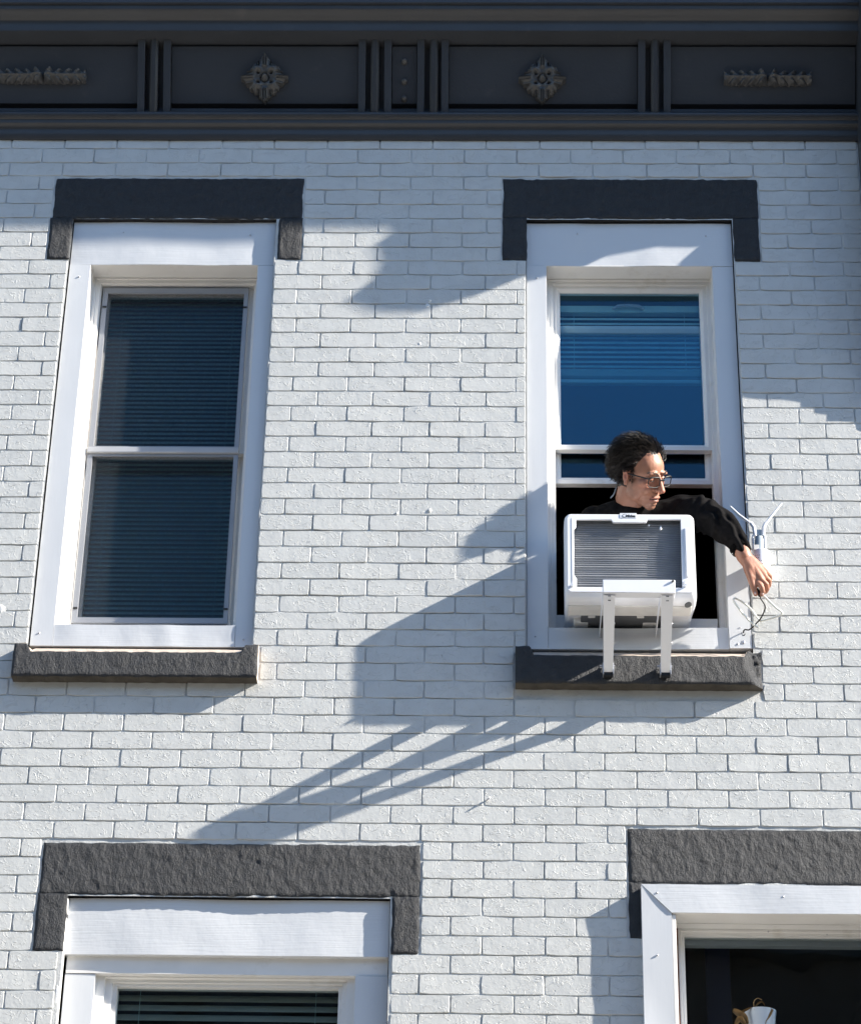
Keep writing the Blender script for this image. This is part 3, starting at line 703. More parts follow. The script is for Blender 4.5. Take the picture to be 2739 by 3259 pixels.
for A, B in zip(loops, loops[1:]):
    n = len(A)
    for k in range(n): bm.faces.new((A[k], A[(k + 1) % n], B[(k + 1) % n], B[k]))
bm.faces.new(loops[0][::-1]); bmesh.ops.recalc_face_normals(bm, faces=bm.faces)
mobj('housing', bm, M['white'], AC, 35)
def curve_plate(name, loops2d, d, th, bev, m, parent):
    cu = bpy.data.curves.new(name, 'CURVE'); cu.dimensions = '2D'; cu.fill_mode = 'BOTH'; cu.extrude = th / 2; cu.bevel_depth = bev; cu.bevel_resolution = 2
    for P in loops2d:
        s = cu.splines.new('POLY'); s.points.add(len(P) - 1); s.use_cyclic_u = True
        for q, (x, z) in zip(s.points, P): q.co = (x, z, 0, 1)
    o = bpy.data.objects.new('t', cu); COL.objects.link(o)
    me = bpy.data.meshes.new_from_object(o.evaluated_get(bpy.context.evaluated_depsgraph_get())); bpy.data.objects.remove(o); bpy.data.curves.remove(cu)
    me.transform(Matrix.Translation((0, -d, 0)) @ Matrix.Rotation(R(90), 4, 'X')); me.name = name; me.materials.clear(); me.materials.append(m); smooth(me, 40)
    return link(bpy.data.objects.new(name, me), parent)
def S2(px, py): v = at(px, py, .184); return (v.x, v.z)
inner = [S2(*q) for q in ((1831, 1653), (1945, 1653), (1951, 1662), (2054, 1662), (2060, 1653), (2166, 1653), (2172, 1872), (1833, 1870), (1833, 1842), (1824, 1829), (1824, 1684), (1831, 1675))]
curve_plate('face_frame', [rrect(.2495, .6965, 4.146, 4.457, .016), inner], .180, .006, .0018, M['white'], AC)
box('coil', M['fins'], AC, .262, .672, .120, .157, 4.15, 4.448, bev=0)
zz = 4.172; k_ = 0
while zz < 4.435:
    box('grille_bar', M['grille'], AC, .265, .670, .1625, .1650, zz, zz + .0026, bev=.0008); zz += .0091 if k_ % 2 else .0091; k_ += 1
for q, (x, z, r_) in enumerate(((.5435, 4.424, .0038), (.585, 4.410, .0055), (.586, 4.419, .003))):     # water drops on the grille
    bm = bmesh.new(); add_ellipsoid(bm, (x, -.170, z), (r_, r_ * .8, r_ * 1.2), u=10, v=8); mobj('droplet', bm, M['whitep'], AC, 80)
box('side_handle', M['whitep'], AC, .668, .680, .180, .190, 4.205, 4.405, bev=.004)
box('rib', M['whitep'], AC, .262, .270, .182, .186, 4.165, 4.445, bev=.003)
for x, z in ((.266, 4.168), (.668, 4.170), (.664, 4.183)):
    bm = add_tube(bmesh.new(), [(x, -.178, z), (x - .002, -.194, z + .001)], .0055, 12); mobj('screw_boss', bm, M['whitep'], AC, 40)
for x in (.275, .52):       # moulded feet under the tray
    box('foot', M['cream'], AC, x, x + .055, -.10, .0, 4.118, 4.140, bev=.006)
box('drip_tray', M['cream'], AC, .250, .690, .062, .135, 4.111, 4.124, bev=.004); box('base_pan', M['greyd'], AC, .30, .62, -.20, .045, 4.119, 4.136, bev=.003); box('base_clip', M['cream'], AC, .325, .350, .045, .060, 4.111, 4.122, bev=.002); box('base_clip', M['cream'], AC, .50, .525, .045, .060, 4.111, 4.122, bev=.002)
bm = bmesh.new(); add_tube(bm, [(.676, -.146, 4.120), (.676, -.149, 4.1125)], .0105, 18, flat=1.3); mobj('drain_plug', bm, M['greyd'], AC, 40)
# maker's plate and lettering
pl = box('name_plate', M['whitep'], AC, *(lambda a, b: (a.x, b.x))(at(1972, 1645, .186), at(2025, 1645, .186)), .182, .1862, at(2000, 1648, .186).z, at(2000, 1633, .186).z, bev=.0008)
tc = bpy.data.curves.new('logo', 'FONT'); tc.body = 'Midea'; tc.size = .0145; tc.shear = .18; tc.extrude = .0003; tc.offset = .0004
to = bpy.data.objects.new('t', tc); COL.objects.link(to); me = bpy.data.meshes.new_from_object(to.evaluated_get(bpy.context.evaluated_depsgraph_get())); bpy.data.objects.remove(to)
lp = at(1990, 1645.5, .1866); me.transform(Matrix.Translation((lp.x, -.1866, lp.z)) @ Matrix.Rotation(R(90), 4, 'X')); me.name = 'lettering'; me.materials.clear(); me.materials.append(M['black'])
link(bpy.data.objects.new('lettering', me), pl)
bm = bmesh.new(); c = at(1987, 1641, .1866)
for a0, a1, rr in ((60, 330, .0062),): add_tube(bm, [(c.x + rr * 1.15 * math.cos(R(a0 + (a1 - a0) * k / 14)), -.1866, c.z + rr * math.sin(R(a0 + (a1 - a0) * k / 14))) for k in range(15)], [.0003 + .0006 * math.sin(math.pi * k / 14) for k in range(15)], 6)
mobj('emblem', bm, M['black'], pl)

# ------------------------------------------------------------------ support bracket
BR = empty('support_bracket', (.49, -.07, 3.86)); ORG[BR.name] = Vector((.49, -.07, 3.86))
tag(BR, 'white steel support bracket with two legs braced on the sill under the air conditioner', 'bracket')
box('crossbar', M['white'], BR, .366, .618, .300, .341, 4.062, 4.113, bev=.002)
for i, x in enumerate((.3885, .590)):
    p, q = Vector((x, -.322, 4.066)), Vector((x + .0035, -.078, 3.888)); a = (q - p).normalized(); nrm = a.cross(Vector((1, 0, 0))).normalized()
    if nrm.y > 0: nrm = -nrm
    bm = bmesh.new()
    for side, wd in ((-1, 0), (1, 0)): pass
    def leg_quad(off0, off1, th0, th1):
        vs = []
        for c, w in ((p, .0205), (q, .0165)):
            for sx in (off0, off1):
                for t in (th0, th1): vs.append(bm.verts.new(c + Vector((sx * w, 0, 0)) + nrm * t))
        for f in ((0, 1, 3, 2), (4, 6, 7, 5), (0, 4, 5, 1), (2, 3, 7, 6), (0, 2, 6, 4), (1, 5, 7, 3)): bm.faces.new([vs[k] for k in f])
    leg_quad(-1, 1, .010, .012); leg_quad(-1, -.9, -.012, .0099); leg_quad(.9, 1, -.012, .0099)     # channel section
    bmesh.ops.recalc_face_normals(bm, faces=bm.faces)
    lg = mobj('leg', bm, M['white'], BR, 30)
    for dz in (.0, .012): box('slot', M['greyd'], lg, x - .005, x + .005, .3325 - dz * .8, .3355 - dz * .8, 4.050 - dz, 4.053 - dz, bev=0)
    f = box('foot', M['steel'], BR, x - .016, x - .0125, .060, .094, 3.868, 3.912, bev=.001); box('foot', M['steel'], BR, x + .0195, x + .023, .060, .094, 3.868, 3.912, bev=.001)
    box('foot_pad', M['black'], BR, x - .0125, x + .0195, .061, .084, 3.866, 3.882, bev=.002)
    for sx in (-.0215, .0235):
        bm = add_tube(bmesh.new(), [(x + sx - .004, -.080, 3.902), (x + sx + .004, -.080, 3.902)], .006, 8); mobj('bolt', bm, M['steel'], BR, 40)
    box('support_arm', M['white'], BR, x - .022, x - .0195, -.10, .310, 4.064, 4.092, bev=.0008)
    box('support_arm', M['white'], BR, x + .0195, x + .022, -.10, .310, 4.064, 4.092, bev=.0008)
    for zz in (4.000, 3.955):
        t = (4.066 - zz) / .178; c = p.lerp(q, t); bm = bmesh.new(); add_ellipsoid(bm, c + Vector((.0195, 0, 0)) + nrm * .006, (.003, .004, .004), u=8, v=6); mobj('rivet', bm, M['steel'], lg, 80)
bm = add_tube(bmesh.new(), [at(2138, 1852, .343), at(2143, 1847, .346)], .004, 8); mobj('bolt', bm, M['greyd'], BR, 40)

# ------------------------------------------------------------------ outdoor wireless camera with two aerials beside the window
DV = empty('wireless_camera', (.98, 0, 4.25)); ORG[DV.name] = Vector((.98, 0, 4.25))
tag(DV, 'white wall mounted wireless camera with two aerials in a V beside the open window', 'camera')
dd = .07
def ap(pts, d=dd): return [at(x, y, d) for x, y in pts]
for side, pts in ((0, ((2323, 1612), (2350, 1638), (2385, 1664))), (1, ((2487, 1601), (2462, 1632), (2436, 1666)))):
    P = ap(pts); add = bmesh.new(); add_tube(add, P, [.0036, .0048, .0052], 8); mobj('aerial', add, M['whitep'], DV, 60)
    J = ap(((2388, 1664), (2398, 1678), (2402, 1706))) if side == 0 else ap(((2436, 1664), (2429, 1678), (2428, 1706)))
    mobj('aerial_joint', add_tube(bmesh.new(), J, [.0068, .0072, .0068], 10), M['whitep'], DV, 60)
a, b = at(2402, 1703, dd), at(2430, 1684, dd); box('yoke_bridge', M['greyp'], DV, a.x, b.x, dd - .03, dd - .002, a.z, b.z, bev=.002)
a, b = at(2395, 1755, dd), at(2436, 1703, dd)
box('yoke_arm', M['whitep'], DV, a.x, a.x + .006, dd - .028, dd + .004, a.z, b.z, bev=.002); box('yoke_arm', M['whitep'], DV, b.x - .008, b.x, dd - .028, dd + .006, a.z, b.z, bev=.002)
c0, c1 = at(2415, 1752, dd), at(2415, 1706, dd)
bm = add_tube(bmesh.new(), [c0, c0.lerp(c1, .7), c0.lerp(c1, .93), c1], [.0165, .0165, .013, .004], 20); mobj('lens_barrel', bm, M['greyp'], DV, 50)
a, b = at(2398, 1750, .086), at(2414, 1734, .086); box('lens_label', M['cream'], DV, a.x, b.x, .084, .0875, a.z, b.z, bev=.0005)
c0, c1 = at(2423, 1835, dd), at(2423, 1756, dd)
bm = add_tube(bmesh.new(), [c0, c0.lerp(c1, .93), c1], [.0305, .0305, .027], 28); hs = mobj('camera_body', bm, M['whitep'], DV, 40)
box('wall_bracket', M['whitep'], DV, c0.x - .02, c0.x + .02, -.0, .06, c0.z + .03, c1.z - .005, bev=.003)
random.seed(3)
for r_ in range(4):                                          # rows of small illegible print
    px = 2404 + r_ * 3
    for q in range(3 - (r_ == 1)):
        p = at(px + q * 6, 1764 + r_ * 9 + q, dd + .030); w = random.uniform(.0012, .0022)
        bm = bmesh.new(); ang = (p.x - c0.x) / .0305; ang = max(-.9, min(.9, ang)); y = -dd - .0306 * math.cos(math.asin(ang)); cpt = Vector((p.x, y - .0002, p.z))
        add_box(bm, cpt.x - w, cpt.x + w, -cpt.y - .0015, -cpt.y + .0002, cpt.z - .0012, cpt.z + .0012); mobj('print_mark', bm, M['greyd'], hs)

def cable(name, pts, r, m, label, group=None):
    P = catmull([at(*q) for q in pts], 6); return tagmesh(name, add_tube(bmesh.new(), P, r, 8), m, label, 'cable', group, 60)
cable('cable', ((2410, 1888, .080), (2432, 1899, .075), (2445, 1912, .08), (2468, 1934, .085), (2485, 1947, .085), (2487, 1955, .08), (2472, 1962, .07), (2445, 1970, .06), (2425, 1975, .055), (2418, 1977, .05)), .0042, M['cable_w'], 'thick white cable looping right from the hand down to the cable knot')
cable('cable', ((2411, 1997, .045), (2396, 1987, .05), (2376, 1968, .055), (2353, 1941, .06), (2337, 1918, .065), (2334, 1907, .065), (2341, 1905, .06), (2356, 1913, .05), (2376, 1927, .045), (2392, 1943, .045), (2404, 1960, .05), (2417, 1975, .055)), .0040, M['cable_w'], 'white cable folded in a narrow loop over the window casing edge')
cable('cable', ((2417, 1894, .090), (2420, 1905, .088), (2431, 1922, .08), (2434, 1934, .078), (2430, 1948, .07), (2420, 1968, .06), (2408, 1982, .05), (2394, 1996, .03), (2382, 2005, .02), (2371, 2004, .012), (2366, 2008, .006), (2365, 2016, -.005)), .0026, M['black'], 'thin black power cable running from the hand to a hole in the casing')
bm = add_tube(bmesh.new(), [at(2408, 1874, .085), at(2412, 1884, .087), at(2418, 1897, .090)], [.006, .0085, .006], 12); tagmesh('cable_plug', bm, M['black'], 'black barrel plug pinched in the man\'s fingertips', 'plug', sm=50)
bm = add_tube(bmesh.new(), [at(2357, 2013, -.004), at(2360, 2021, -.003), at(2367, 2023, -.002), at(2371, 2018, -.003)], .0022, 8); mobj('grommet', bm, M['black'], wb, 60)
for x, y, rx in ((2355, 1997, .0025), (2347, 2050, .0035), (2365, 2044, .006)):
    bm = bmesh.new(); c = at(x, y, .0); add_ellipsoid(bm, (c.x, .0005, c.z), (rx, .0022, rx * 1.3), u=10, v=6); mobj('nail', bm, M['steel'], wb, 70)

# small lumps and fixings on the wall
def lump(px, py, r, seed, m='caulk'):
    bm = bmesh.new(); c = at(px, py, .004); add_ellipsoid(bm, (c.x, .001, c.z), (r, .006, r * 1.3), u=18, v=12)
    for v in bm.verts: v.co += (v.co - Vector((c.x, -.003, c.z))) * .7 * noise.noise(v.co * 90 + Vector((seed, 0, 0)))
    return mobj('paint_lump', bm, M[m], HOUSE, 60)
lump(1362, 972, .009, 1); lump(1368, 955, .006, 2); lump(1335, 1093, .006, 3); lump(1240, 1463, .005, 4); lump(1365, 1625, .008, 5, 'mortar'); lump(1262, 1633, .006, 6, 'mortar'); lump(1592, 2688, .005, 8); lump(5, 1935, .016, 9)
bm = add_tube(bmesh.new(), [at(1545, 2550, -.002), at(1553, 2543, .012), at(1559, 2538, .022)], [.003, .0035, .002], 8); mobj('hook', bm, M['steel'], HOUSE, 60)
for x in (66, 110, 205, 380, 845, 1850, 2360, 1810): 
    c = at(x, 441 if x > 500 else 437, .0); bm = bmesh.new(); add_ellipsoid(bm, (c.x, .001, c.z - .0), (.006, .006, .004), u=8, v=6); mobj('gap_shard', bm, M['black'], HOUSE, 60)

# ------------------------------------------------------------------ plant pot behind the lower right glass
PT = empty('plant_pot', (.895, .15, 2.56)); ORG[PT.name] = Vector((.895, .15, 2.56)); tag(PT, 'pale glazed pot with dry curled leaves behind the lower right window glass', 'plant pot')
bm = bmesh.new(); n = 32; prof = [(.040, 2.56), (.046, 2.60), (.054, 2.70), (.057, 2.722), (.054, 2.722), (.050, 2.70), (.040, 2.60)]; rr = []
for r_, z in prof: rr.append([bm.verts.new((.893 + r_ * math.cos(6.2832 * k / n), .15 + r_ * math.sin(6.2832 * k / n), z)) for k in range(n)])
for A, B in zip(rr, rr[1:]):
    for k in range(n): bm.faces.new((A[k], A[(k + 1) % n], B[(k + 1) % n], B[k]))
bm.faces.new(rr[0][::-1]); bm.faces.new(rr[-1]); bmesh.ops.recalc_face_normals(bm, faces=bm.faces); mobj('pot', bm, M['pot'], PT, 40)
def leaf(P, w, name='leaf'):
    P = catmull(P, 5); bm = bmesh.new(); rows = []
    for i, p in enumerate(P):
        t = i / (len(P) - 1); ww = w * math.sin(math.pi * min(1, .1 + t * .9)) ** .7
        a = (P[min(i + 1, len(P) - 1)] - P[max(i - 1, 0)]).normalized(); s = a.cross(Vector((.2, 1, .1))).normalized()
        rows.append([bm.verts.new(p + s * ww), bm.verts.new(p + Vector((0, .006, 0))), bm.verts.new(p - s * ww)])
    for A, B in zip(rows, rows[1:]):
        for k in (0, 1): bm.faces.new((A[k], A[k + 1], B[k + 1], B[k]))
    bmesh.ops.solidify(bm, geom=bm.faces[:], thickness=.001); mobj(name, bm, M['dryleaf'], PT, 60)
pd = -.10
def lp_(L): return [at(x, y, pd) for x, y in L]
leaf(lp_(((2332, 3215), (2350, 3226), (2368, 3238), (2380, 3262))), .012); leaf(lp_(((2352, 3224), (2372, 3216), (2392, 3206))), .004)
leaf(lp_(((2455, 3210), (2440, 3226), (2428, 3245), (2430, 3268))), .016); leaf(lp_(((2400, 3212), (2410, 3196), (2424, 3190), (2434, 3202))), .003)
leaf(lp_(((2340, 3262), (2352, 3244), (2362, 3250), (2372, 3266))), .010)
mobj('stem', add_tube(bmesh.new(), catmull(lp_(((2400, 3215), (2398, 3190), (2410, 3178), (2424, 3184))), 5), .0012, 6), M['dryleaf'], PT)
M['reflection_strip'] = mat('dim_blue_reflection', (.04, .05, .10), .9, .1)
box('reflection_strip', M['reflection_strip'], wr,   .745, .83, -.50, -.46, 1.9, 3.2, bev=.004)  # reflection in the glass, drawn as a dim blue strip behind the pane
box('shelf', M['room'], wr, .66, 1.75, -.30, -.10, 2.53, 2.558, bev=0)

# ------------------------------------------------------------------ the man leaning out of the window
random.seed(21)
HS = 1.02; yaw, pit, rol = R(43), R(20), R(-5)
cN = -CF
Fd = (CR * math.sin(yaw) + cN * math.cos(yaw)) * math.cos(pit) - CU * math.sin(pit)
Rh = Fd.cross(CU - Fd * CU.dot(Fd)).normalized()
Uh = Rh.cross(Fd).normalized()
Q = Matrix.Rotation(rol, 3, CF)      # clockwise as seen by the camera
Fd, Rh, Uh = Q @ Fd, Q @ Rh, Q @ Uh
HC = at(2038, 1508, .035)
HM = Matrix(((Rh.x * HS, Fd.x * HS, Uh.x * HS, HC.x), (Rh.y * HS, Fd.y * HS, Uh.y * HS, HC.y), (Rh.z * HS, Fd.z * HS, Uh.z * HS, HC.z), (0, 0, 0, 1)))
HI = HM.inverted()
PX0 = .48
PER = empty('person', (PX0, .80, 3.25)); ORG[PER.name] = Vector((PX0, .80, 3.25))
tag(PER, 'man in a black sweater and dark glasses leaning out of the window reaching to cables', 'person')
def capsule(bm, p, r0, q, r1, n=14):
    p, q = Vector(p), Vector(q); add_tube(bm, [p, q], [r0, r1], n)
    add_ellipsoid(bm, p, (r0,) * 3, u=n, v=8); add_ellipsoid(bm, q, (r1,) * 3, u=n, v=8)
def chain(bm, pts, n=14):
    for (p, a), (q, b) in zip(pts, pts[1:]): capsule(bm, p, a, q, b, n)
def remesh(bm, voxel, name, it=3):
    bmesh.ops.recalc_face_normals(bm, faces=bm.faces)
    me = bpy.data.meshes.new('t'); bm.to_mesh(me); bm.free(); o = bpy.data.objects.new('t', me); COL.objects.link(o)
    m = o.modifiers.new('r', 'REMESH'); m.mode = 'VOXEL'; m.voxel_size = voxel; m.use_smooth_shade = True
    s = o.modifiers.new('s', 'SMOOTH'); s.factor = .5; s.iterations = it
    r = bpy.data.meshes.new_from_object(o.evaluated_get(bpy.context.evaluated_depsgraph_get())); bpy.data.objects.remove(o); bpy.data.meshes.remove(me)
    r.name = name; r.materials.clear(); return r
# head, written in head space: x = his right, y = forward, z = up
hb = bmesh.new()
E_ = lambda c, r, rx=0, ry=0, rz=0: add_ellipsoid(hb, c, r, (Matrix.Rotation(R(rz), 3, 'Z') @ Matrix.Rotation(R(ry), 3, 'Y') @ Matrix.Rotation(R(rx), 3, 'X')), 28, 20)
E_((0, -.018, .036), (.075, .094, .084)); E_((0, .030, .030), (.062, .054, .060)); E_((0, .030, -.030), (.056, .058, .070)); E_((0, .034, -.062), (.044, .050, .048))
E_((0, .070, -.100), (.024, .017, .017)); E_((0, .054, -.070), (.041, .037, .033)); E_((0, .030, -.030), (.061, .060, .066)); E_((0, .052, -.085), (.034, .034, .026))
for s in (-1, 1):
    E_((s * .040, .056, -.016), (.020, .022, .018)); E_((s * .045, .022, -.060), (.015, .036, .032), 20); E_((s * .026, .080, .026), (.024, .010, .008), 0, s * 8)
    E_((s * .031, .072, .004), (.0140, .0135, .0115)); E_((s * .011, .098, -.034), (.009, .011, .008)); E_((s * .030, .070, -.040), (.022, .020, .022))
    E_((s * .078, -.004, -.004), (.007, .017, .030), -12, s * 14, s * -18); E_((s * .080, -.008, .008), (.006, .018, .020), -12, s * 20, s * -24); E_((s * .076, .002, -.028), (.006, .009, .011))
for t in range(9):
    k = t / 8; E_((0, .084 + .030 * k, .014 - .046 * k), (.0075 + .0045 * k, .010 + .001 * k, .010))
E_((0, .108, -.034), (.0105, .0115, .0095))
E_((0, .090, -.0635), (.022, .0100, .0060)); E_((0, .0885, -.0765), (.019, .0100, .0065)); E_((0, .084, -.056), (.018, .012, .012)); E_((0, .080, -.088), (.020, .012, .010))
hb.transform(HM)
nb = at(2018, 1655, -.10)
chain(hb, [(HM @ Vector((0, -.020, -.045)), .056), (HM @ Vector((0, -.028, -.100)), .056), (nb, .052), (nb + Vector((0, .08, -.02)), .07)], 22)
Ls, Rs = at(2175, 1640, -.10), at(1893, 1672, -.14)
chain(hb, [(nb + Vector((0, .06, -.03)), .05), (Ls, .055), (at(2225, 1632, .0), .042), (at(2290, 1664, .065), .034), (at(2330, 1706, .09), .030), (at(2353, 1738, .10), .031), (at(2367, 1772, .105), .0275)], 18)
chain(hb, [(nb + Vector((0, .06, -.03)), .05), (Rs, .055)])
# hand
w0 = at(2367, 1772, .105)
kn = [(2404, 1846, .108), (2420, 1843, .112), (2432, 1834, .104), (2438, 1822, .092)]
for i, kk in enumerate(kn): chain(hb, [(w0 + Vector((.004 * i - .006, 0, 0)), .0225), (at((2367 + kk[0]) / 2 + 2, (1772 + kk[1]) / 2, .109 - .004 * i), .0185), (at(*kk), .0125)], 12)
fing = [[(2404, 1846, .108, .0120), (2422, 1868, .114, .0100), (2427, 1884, .104, .0090), (2423, 1893, .094, .0078)],
        [(2420, 1843, .112, .0118), (2438, 1860, .106, .0100), (2441, 1874, .092, .0088), (2436, 1884, .082, .0078)],
        [(2432, 1834, .104, .0112), (2447, 1848, .090, .0095), (2447, 1862, .076, .0084), (2441, 1871, .068, .0075)],
        [(2438, 1822, .092, .0100), (2450, 1834, .076, .0084), (2450, 1846, .064, .0074), (2444, 1854, .058, .0066)]]
for f in fing: chain(hb, [(at(a, b, c), r_) for a, b, c, r_ in f], 12)
chain(hb, [(at(2377, 1800, .108), .018), (at(2388, 1838, .112), .0142), (at(2396, 1868, .108), .0112), (at(2404, 1891, .098), .0090)], 12)
chain(hb, [(at(2388, 1838, .112), .0142), (at(2404, 1846, .108), .0125)], 12)
def hairy(p):
    x, y, z = abs(p.x), p.y, p.z
    front = .062 - .35 * max(0, x - .02) if x < .05 else .050
    j = .005 * noise.noise(p * 70)
    if y > .040: return z > .080 + (y - .03) * .55 + (.006 if x > .02 else -.006) + j
    if y > .024: return z > .050 + (y - .024) * 1.8 + j - max(0, x - .05) * .8
    if y > -.012: return z > .012 + max(0, y) * .95 + j
    return z > -.062 + max(0, y + .05) * .9
body = remesh(hb, .0030, 'body', 2)
# carve and tint
ca = body.color_attributes.new('tone', 'FLOAT_COLOR', 'POINT')
cols = []
base = Vector((.36, .170, .108))
def g3(v, c, r): return math.exp(-(((v.x - c[0]) / r[0]) ** 2 + ((v.y - c[1]) / r[1]) ** 2 + ((v.z - c[2]) / r[2]) ** 2))
for v in body.vertices:
    w = v.co; col = base.copy()
    if (w - HC).length < .2:
        l = HI @ w; dy = 0; L_ = Vector((abs(l.x), l.y, l.z))
        dy -= .0045 * g3(L_, (.029, .085, .013), (.012, .03, .004)) + .004 * g3(L_, (.030, .085, -.012), (.013, .03, .005)) + .003 * g3(L_, (.014, .09, .006), (.005, .02, .008))
        dy -= .0050 * math.exp(-((l.z + .0700 - .10 * L_.x ** 1.5) / .0016) ** 2) * (1 if l.y > .06 and L_.x < .024 else 0)
        dy -= .003 * g3(L_, (.033, .08, -.052), (.006, .03, .014)) + .0025 * g3(L_, (0, .09, -.0845), (.02, .02, .003))
        if L_.x > .070: dy = 0; l.x -= math.copysign(.006 * g3(L_, (.084, .002, -.003), (.01, .007, .013)), l.x)
        l.y += dy; v.co = HM @ l
        if l.y > .05 and L_.x < .025 and -.083 < l.z < -.057: col = col.lerp(Vector((.30, .10, .085)), .75 * math.exp(-((l.z + .070) / .009) ** 4))
        if l.y > .06 and L_.x < .022 and abs(l.z + .070 - .10 * L_.x ** 1.5) < .0022: col = Vector((.05, .015, .012))
        beard = g3(L_, (.0, .06, -.095), (.06, .07, .034)) + .6 * g3(L_, (.06, .02, -.06), (.02, .05, .03)) + .5 * g3(L_, (0, .1, -.05), (.02, .02, .006))
        col = col.lerp(Vector((.20, .125, .10)), min(.5, beard * .45))
        red = g3(L_, (0, .115, -.033), (.014, .02, .014)) + .7 * g3(L_, (.04, .07, -.02), (.02, .03, .018)) + .8 * g3(L_, (.08, 0, 0), (.012, .03, .035))
        col = col.lerp(Vector((.50, .17, .12)), min(.5, red * .5))
        col = col.lerp(Vector((.05, .033, .026)), .75 * min(1, 1.6 * g3(L_, (.068, .019, .0), (.014, .010, .034))))
        if L_.x > .074 and g3(L_, (.084, .002, -.004), (.02, .007, .010)) > .35: col = col.lerp(Vector((.16, .04, .03)), .7)
        if hairy(l): col = Vector((.03, .02, .016))
        if L_.x > .0 and l.y < -.01 and l.z > -.05 and L_.x < .0768: col = Vector((.03, .02, .016))
    elif w.x > .9:
        n_ = noise.noise(w * 40); col = col.lerp(Vector((.48, .20, .14)), .35 * max(0, n_)); 
        if w.z > at(2370, 1800, .1).z: col = col.lerp(Vector((.20, .11, .08)), .35 + .25 * noise.noise(w * 160))
    cols.extend((*col, 1))
ca.data.foreach_set('color', cols)
smooth(body, 180); body.materials.append(M['skin']); link(bpy.data.objects.new('body', body), PER)
# finger and thumb nails
for (a, b, c), q in (((2426, 1890, .107), .006), ((2402, 1888, .110), .0065)):
    bm = bmesh.new(); add_ellipsoid(bm, at(a, b, c), (.0042, .002, q), u=10, v=6); bmn = M.get('nail') or M.setdefault('nail', mat('finger_nail', (.55, .34, .28), .3, .5)); mobj('fingernail', bm, bmn, PER, 80)
# sweater with sleeve
sb = bmesh.new()
chain(sb, [(Rs, .064), (nb + Vector((0, .045, -.030)), .092), (Ls, .080)], 20)
chain(sb, [(Ls, .078), (at(2225, 1634, .0), .066), (at(2262, 1648, .035), .060), (at(2292, 1668, .065), .054), (at(2325, 1706, .09), .046), (at(2346, 1733, .099), .0385), (at(2355, 1746, .102), .0365)], 26)
add_ellipsoid(sb, (PX0, .24, 4.60), (.19, .22, .105)); add_ellipsoid(sb, (PX0, .50, 4.50), (.17, .20, .125)); add_ellipsoid(sb, (PX0, .70, 4.32), (.165, .14, .17))
chain(sb, [(Rs, .072), (Vector((.17, .40, 4.52)), .056), (Vector((.20, .46, 4.50)), .05)], 16)
add_tube(sb, [nb + Vector((0, .03, -.035)), nb + Vector((-.004, .012, .014)), nb + Vector((-.006, .004, .040))], [.084, .072, .064], 24)
sw = remesh(sb, .0048, 'sweater', 3)
nrm_ = [v.normal.copy() for v in sw.vertices]
for v, n_ in zip(sw.vertices, nrm_):
    w = v.co; f = .006 * math.sin(w.x * 120 + w.z * 40 + 5 * noise.noise(w * 12)) * max(0, min(1, (w.x - .68) * 9)) + .007 * noise.noise(w * 19)
    v.co += n_ * f
smooth(sw, 180); sw.materials.append(M['sweater']); link(bpy.data.objects.new('sweater', sw), PER)
cf = [at(2351, 1741, .100), at(2357, 1751, .1035)]
bm = add_tube(bmesh.new(), [cf[0], cf[1]], [.0375, .0355], 28, cap=False); bmesh.ops.solidify(bm, geom=bm.faces[:], thickness=.003); mobj('cuff', bm, M['sweater'], PER, 60)
mobj('collar_trim', add_tube(bmesh.new(), catmull([at(1964, 1536, -.03), at(1959, 1556, -.03), at(1953, 1572, -.03), at(1942, 1585, -.03)], 5), [.0016] * 5 + [.0028] * 10 + [.0016], 6), M['greyp'], PER, 60)
# lower body standing inside on the floor
tb = bmesh.new(); add_ellipsoid(tb, (PX0, .76, 4.16), (.165, .12, .14))
for s in (-1, 1): chain(tb, [((PX0 + s * .09, .78, 4.10), .088), ((PX0 + s * .10, .76, 3.72), .062), ((PX0 + s * .10, .84, 3.33), .045)], 16)
tr = remesh(tb, .008, 'trousers', 3); smooth(tr, 180); tr.materials.append(M['trouser']); link(bpy.data.objects.new('trousers', tr), PER)
for s in (-1, 1):
    bm = bmesh.new(); add_ellipsoid(bm, (PX0 + s * .10, .78, 3.285), (.045, .13, .034), u=16, v=10)
    for v in bm.verts: v.co.z = max(v.co.z, 3.253)
    mobj('shoe', bm, M['leather'], PER, 60)
# hair: curling locks over a close cap
bm = bmesh.new(); add_ellipsoid(bm, (0, -.020, .038), (.0795, .0990, .0885), u=48, v=36)
bmesh.ops.delete(bm, geom=[v for v in bm.verts if not hairy(v.co) or v.co.y > .022], context='VERTS')
for v in bm.verts: v.co += v.co.normalized() * .0035 * noise.noise(v.co * 80)
def lock(bm, p, dirn, L, w, seed):
    n = 6; cur = Vector(p); d = Vector(dirn); side = d.cross(Vector((0, 0, 1)) + Vector(p)).normalized(); rows = []
    ph = random.uniform(0, 6.28); curl = random.uniform(.5, 1.25); nrm = Vector(p - Vector((0, -.02, .03))).normalized(); b = nrm.cross(d).normalized()
    for i in range(n + 1):
        t = i / n; ww = w * (1 - t) ** .6 + .0002
        rows.append((bm.verts.new(cur + b * ww), bm.verts.new(cur - b * ww), bm.verts.new(cur + nrm * ww * 1.2)))
        a = ph + t * 5.5 * curl; d2 = (d + nrm * (.45 * math.cos(a) + .12 - t * .35) + b * .7 * math.sin(a)).normalized()
        cur = cur + d2 * (L / n)
    for A, B in zip(rows, rows[1:]):
        for k in range(3): bm.faces.new((A[k], A[(k + 1) % 3], B[(k + 1) % 3], B[k]))
cnt = 0
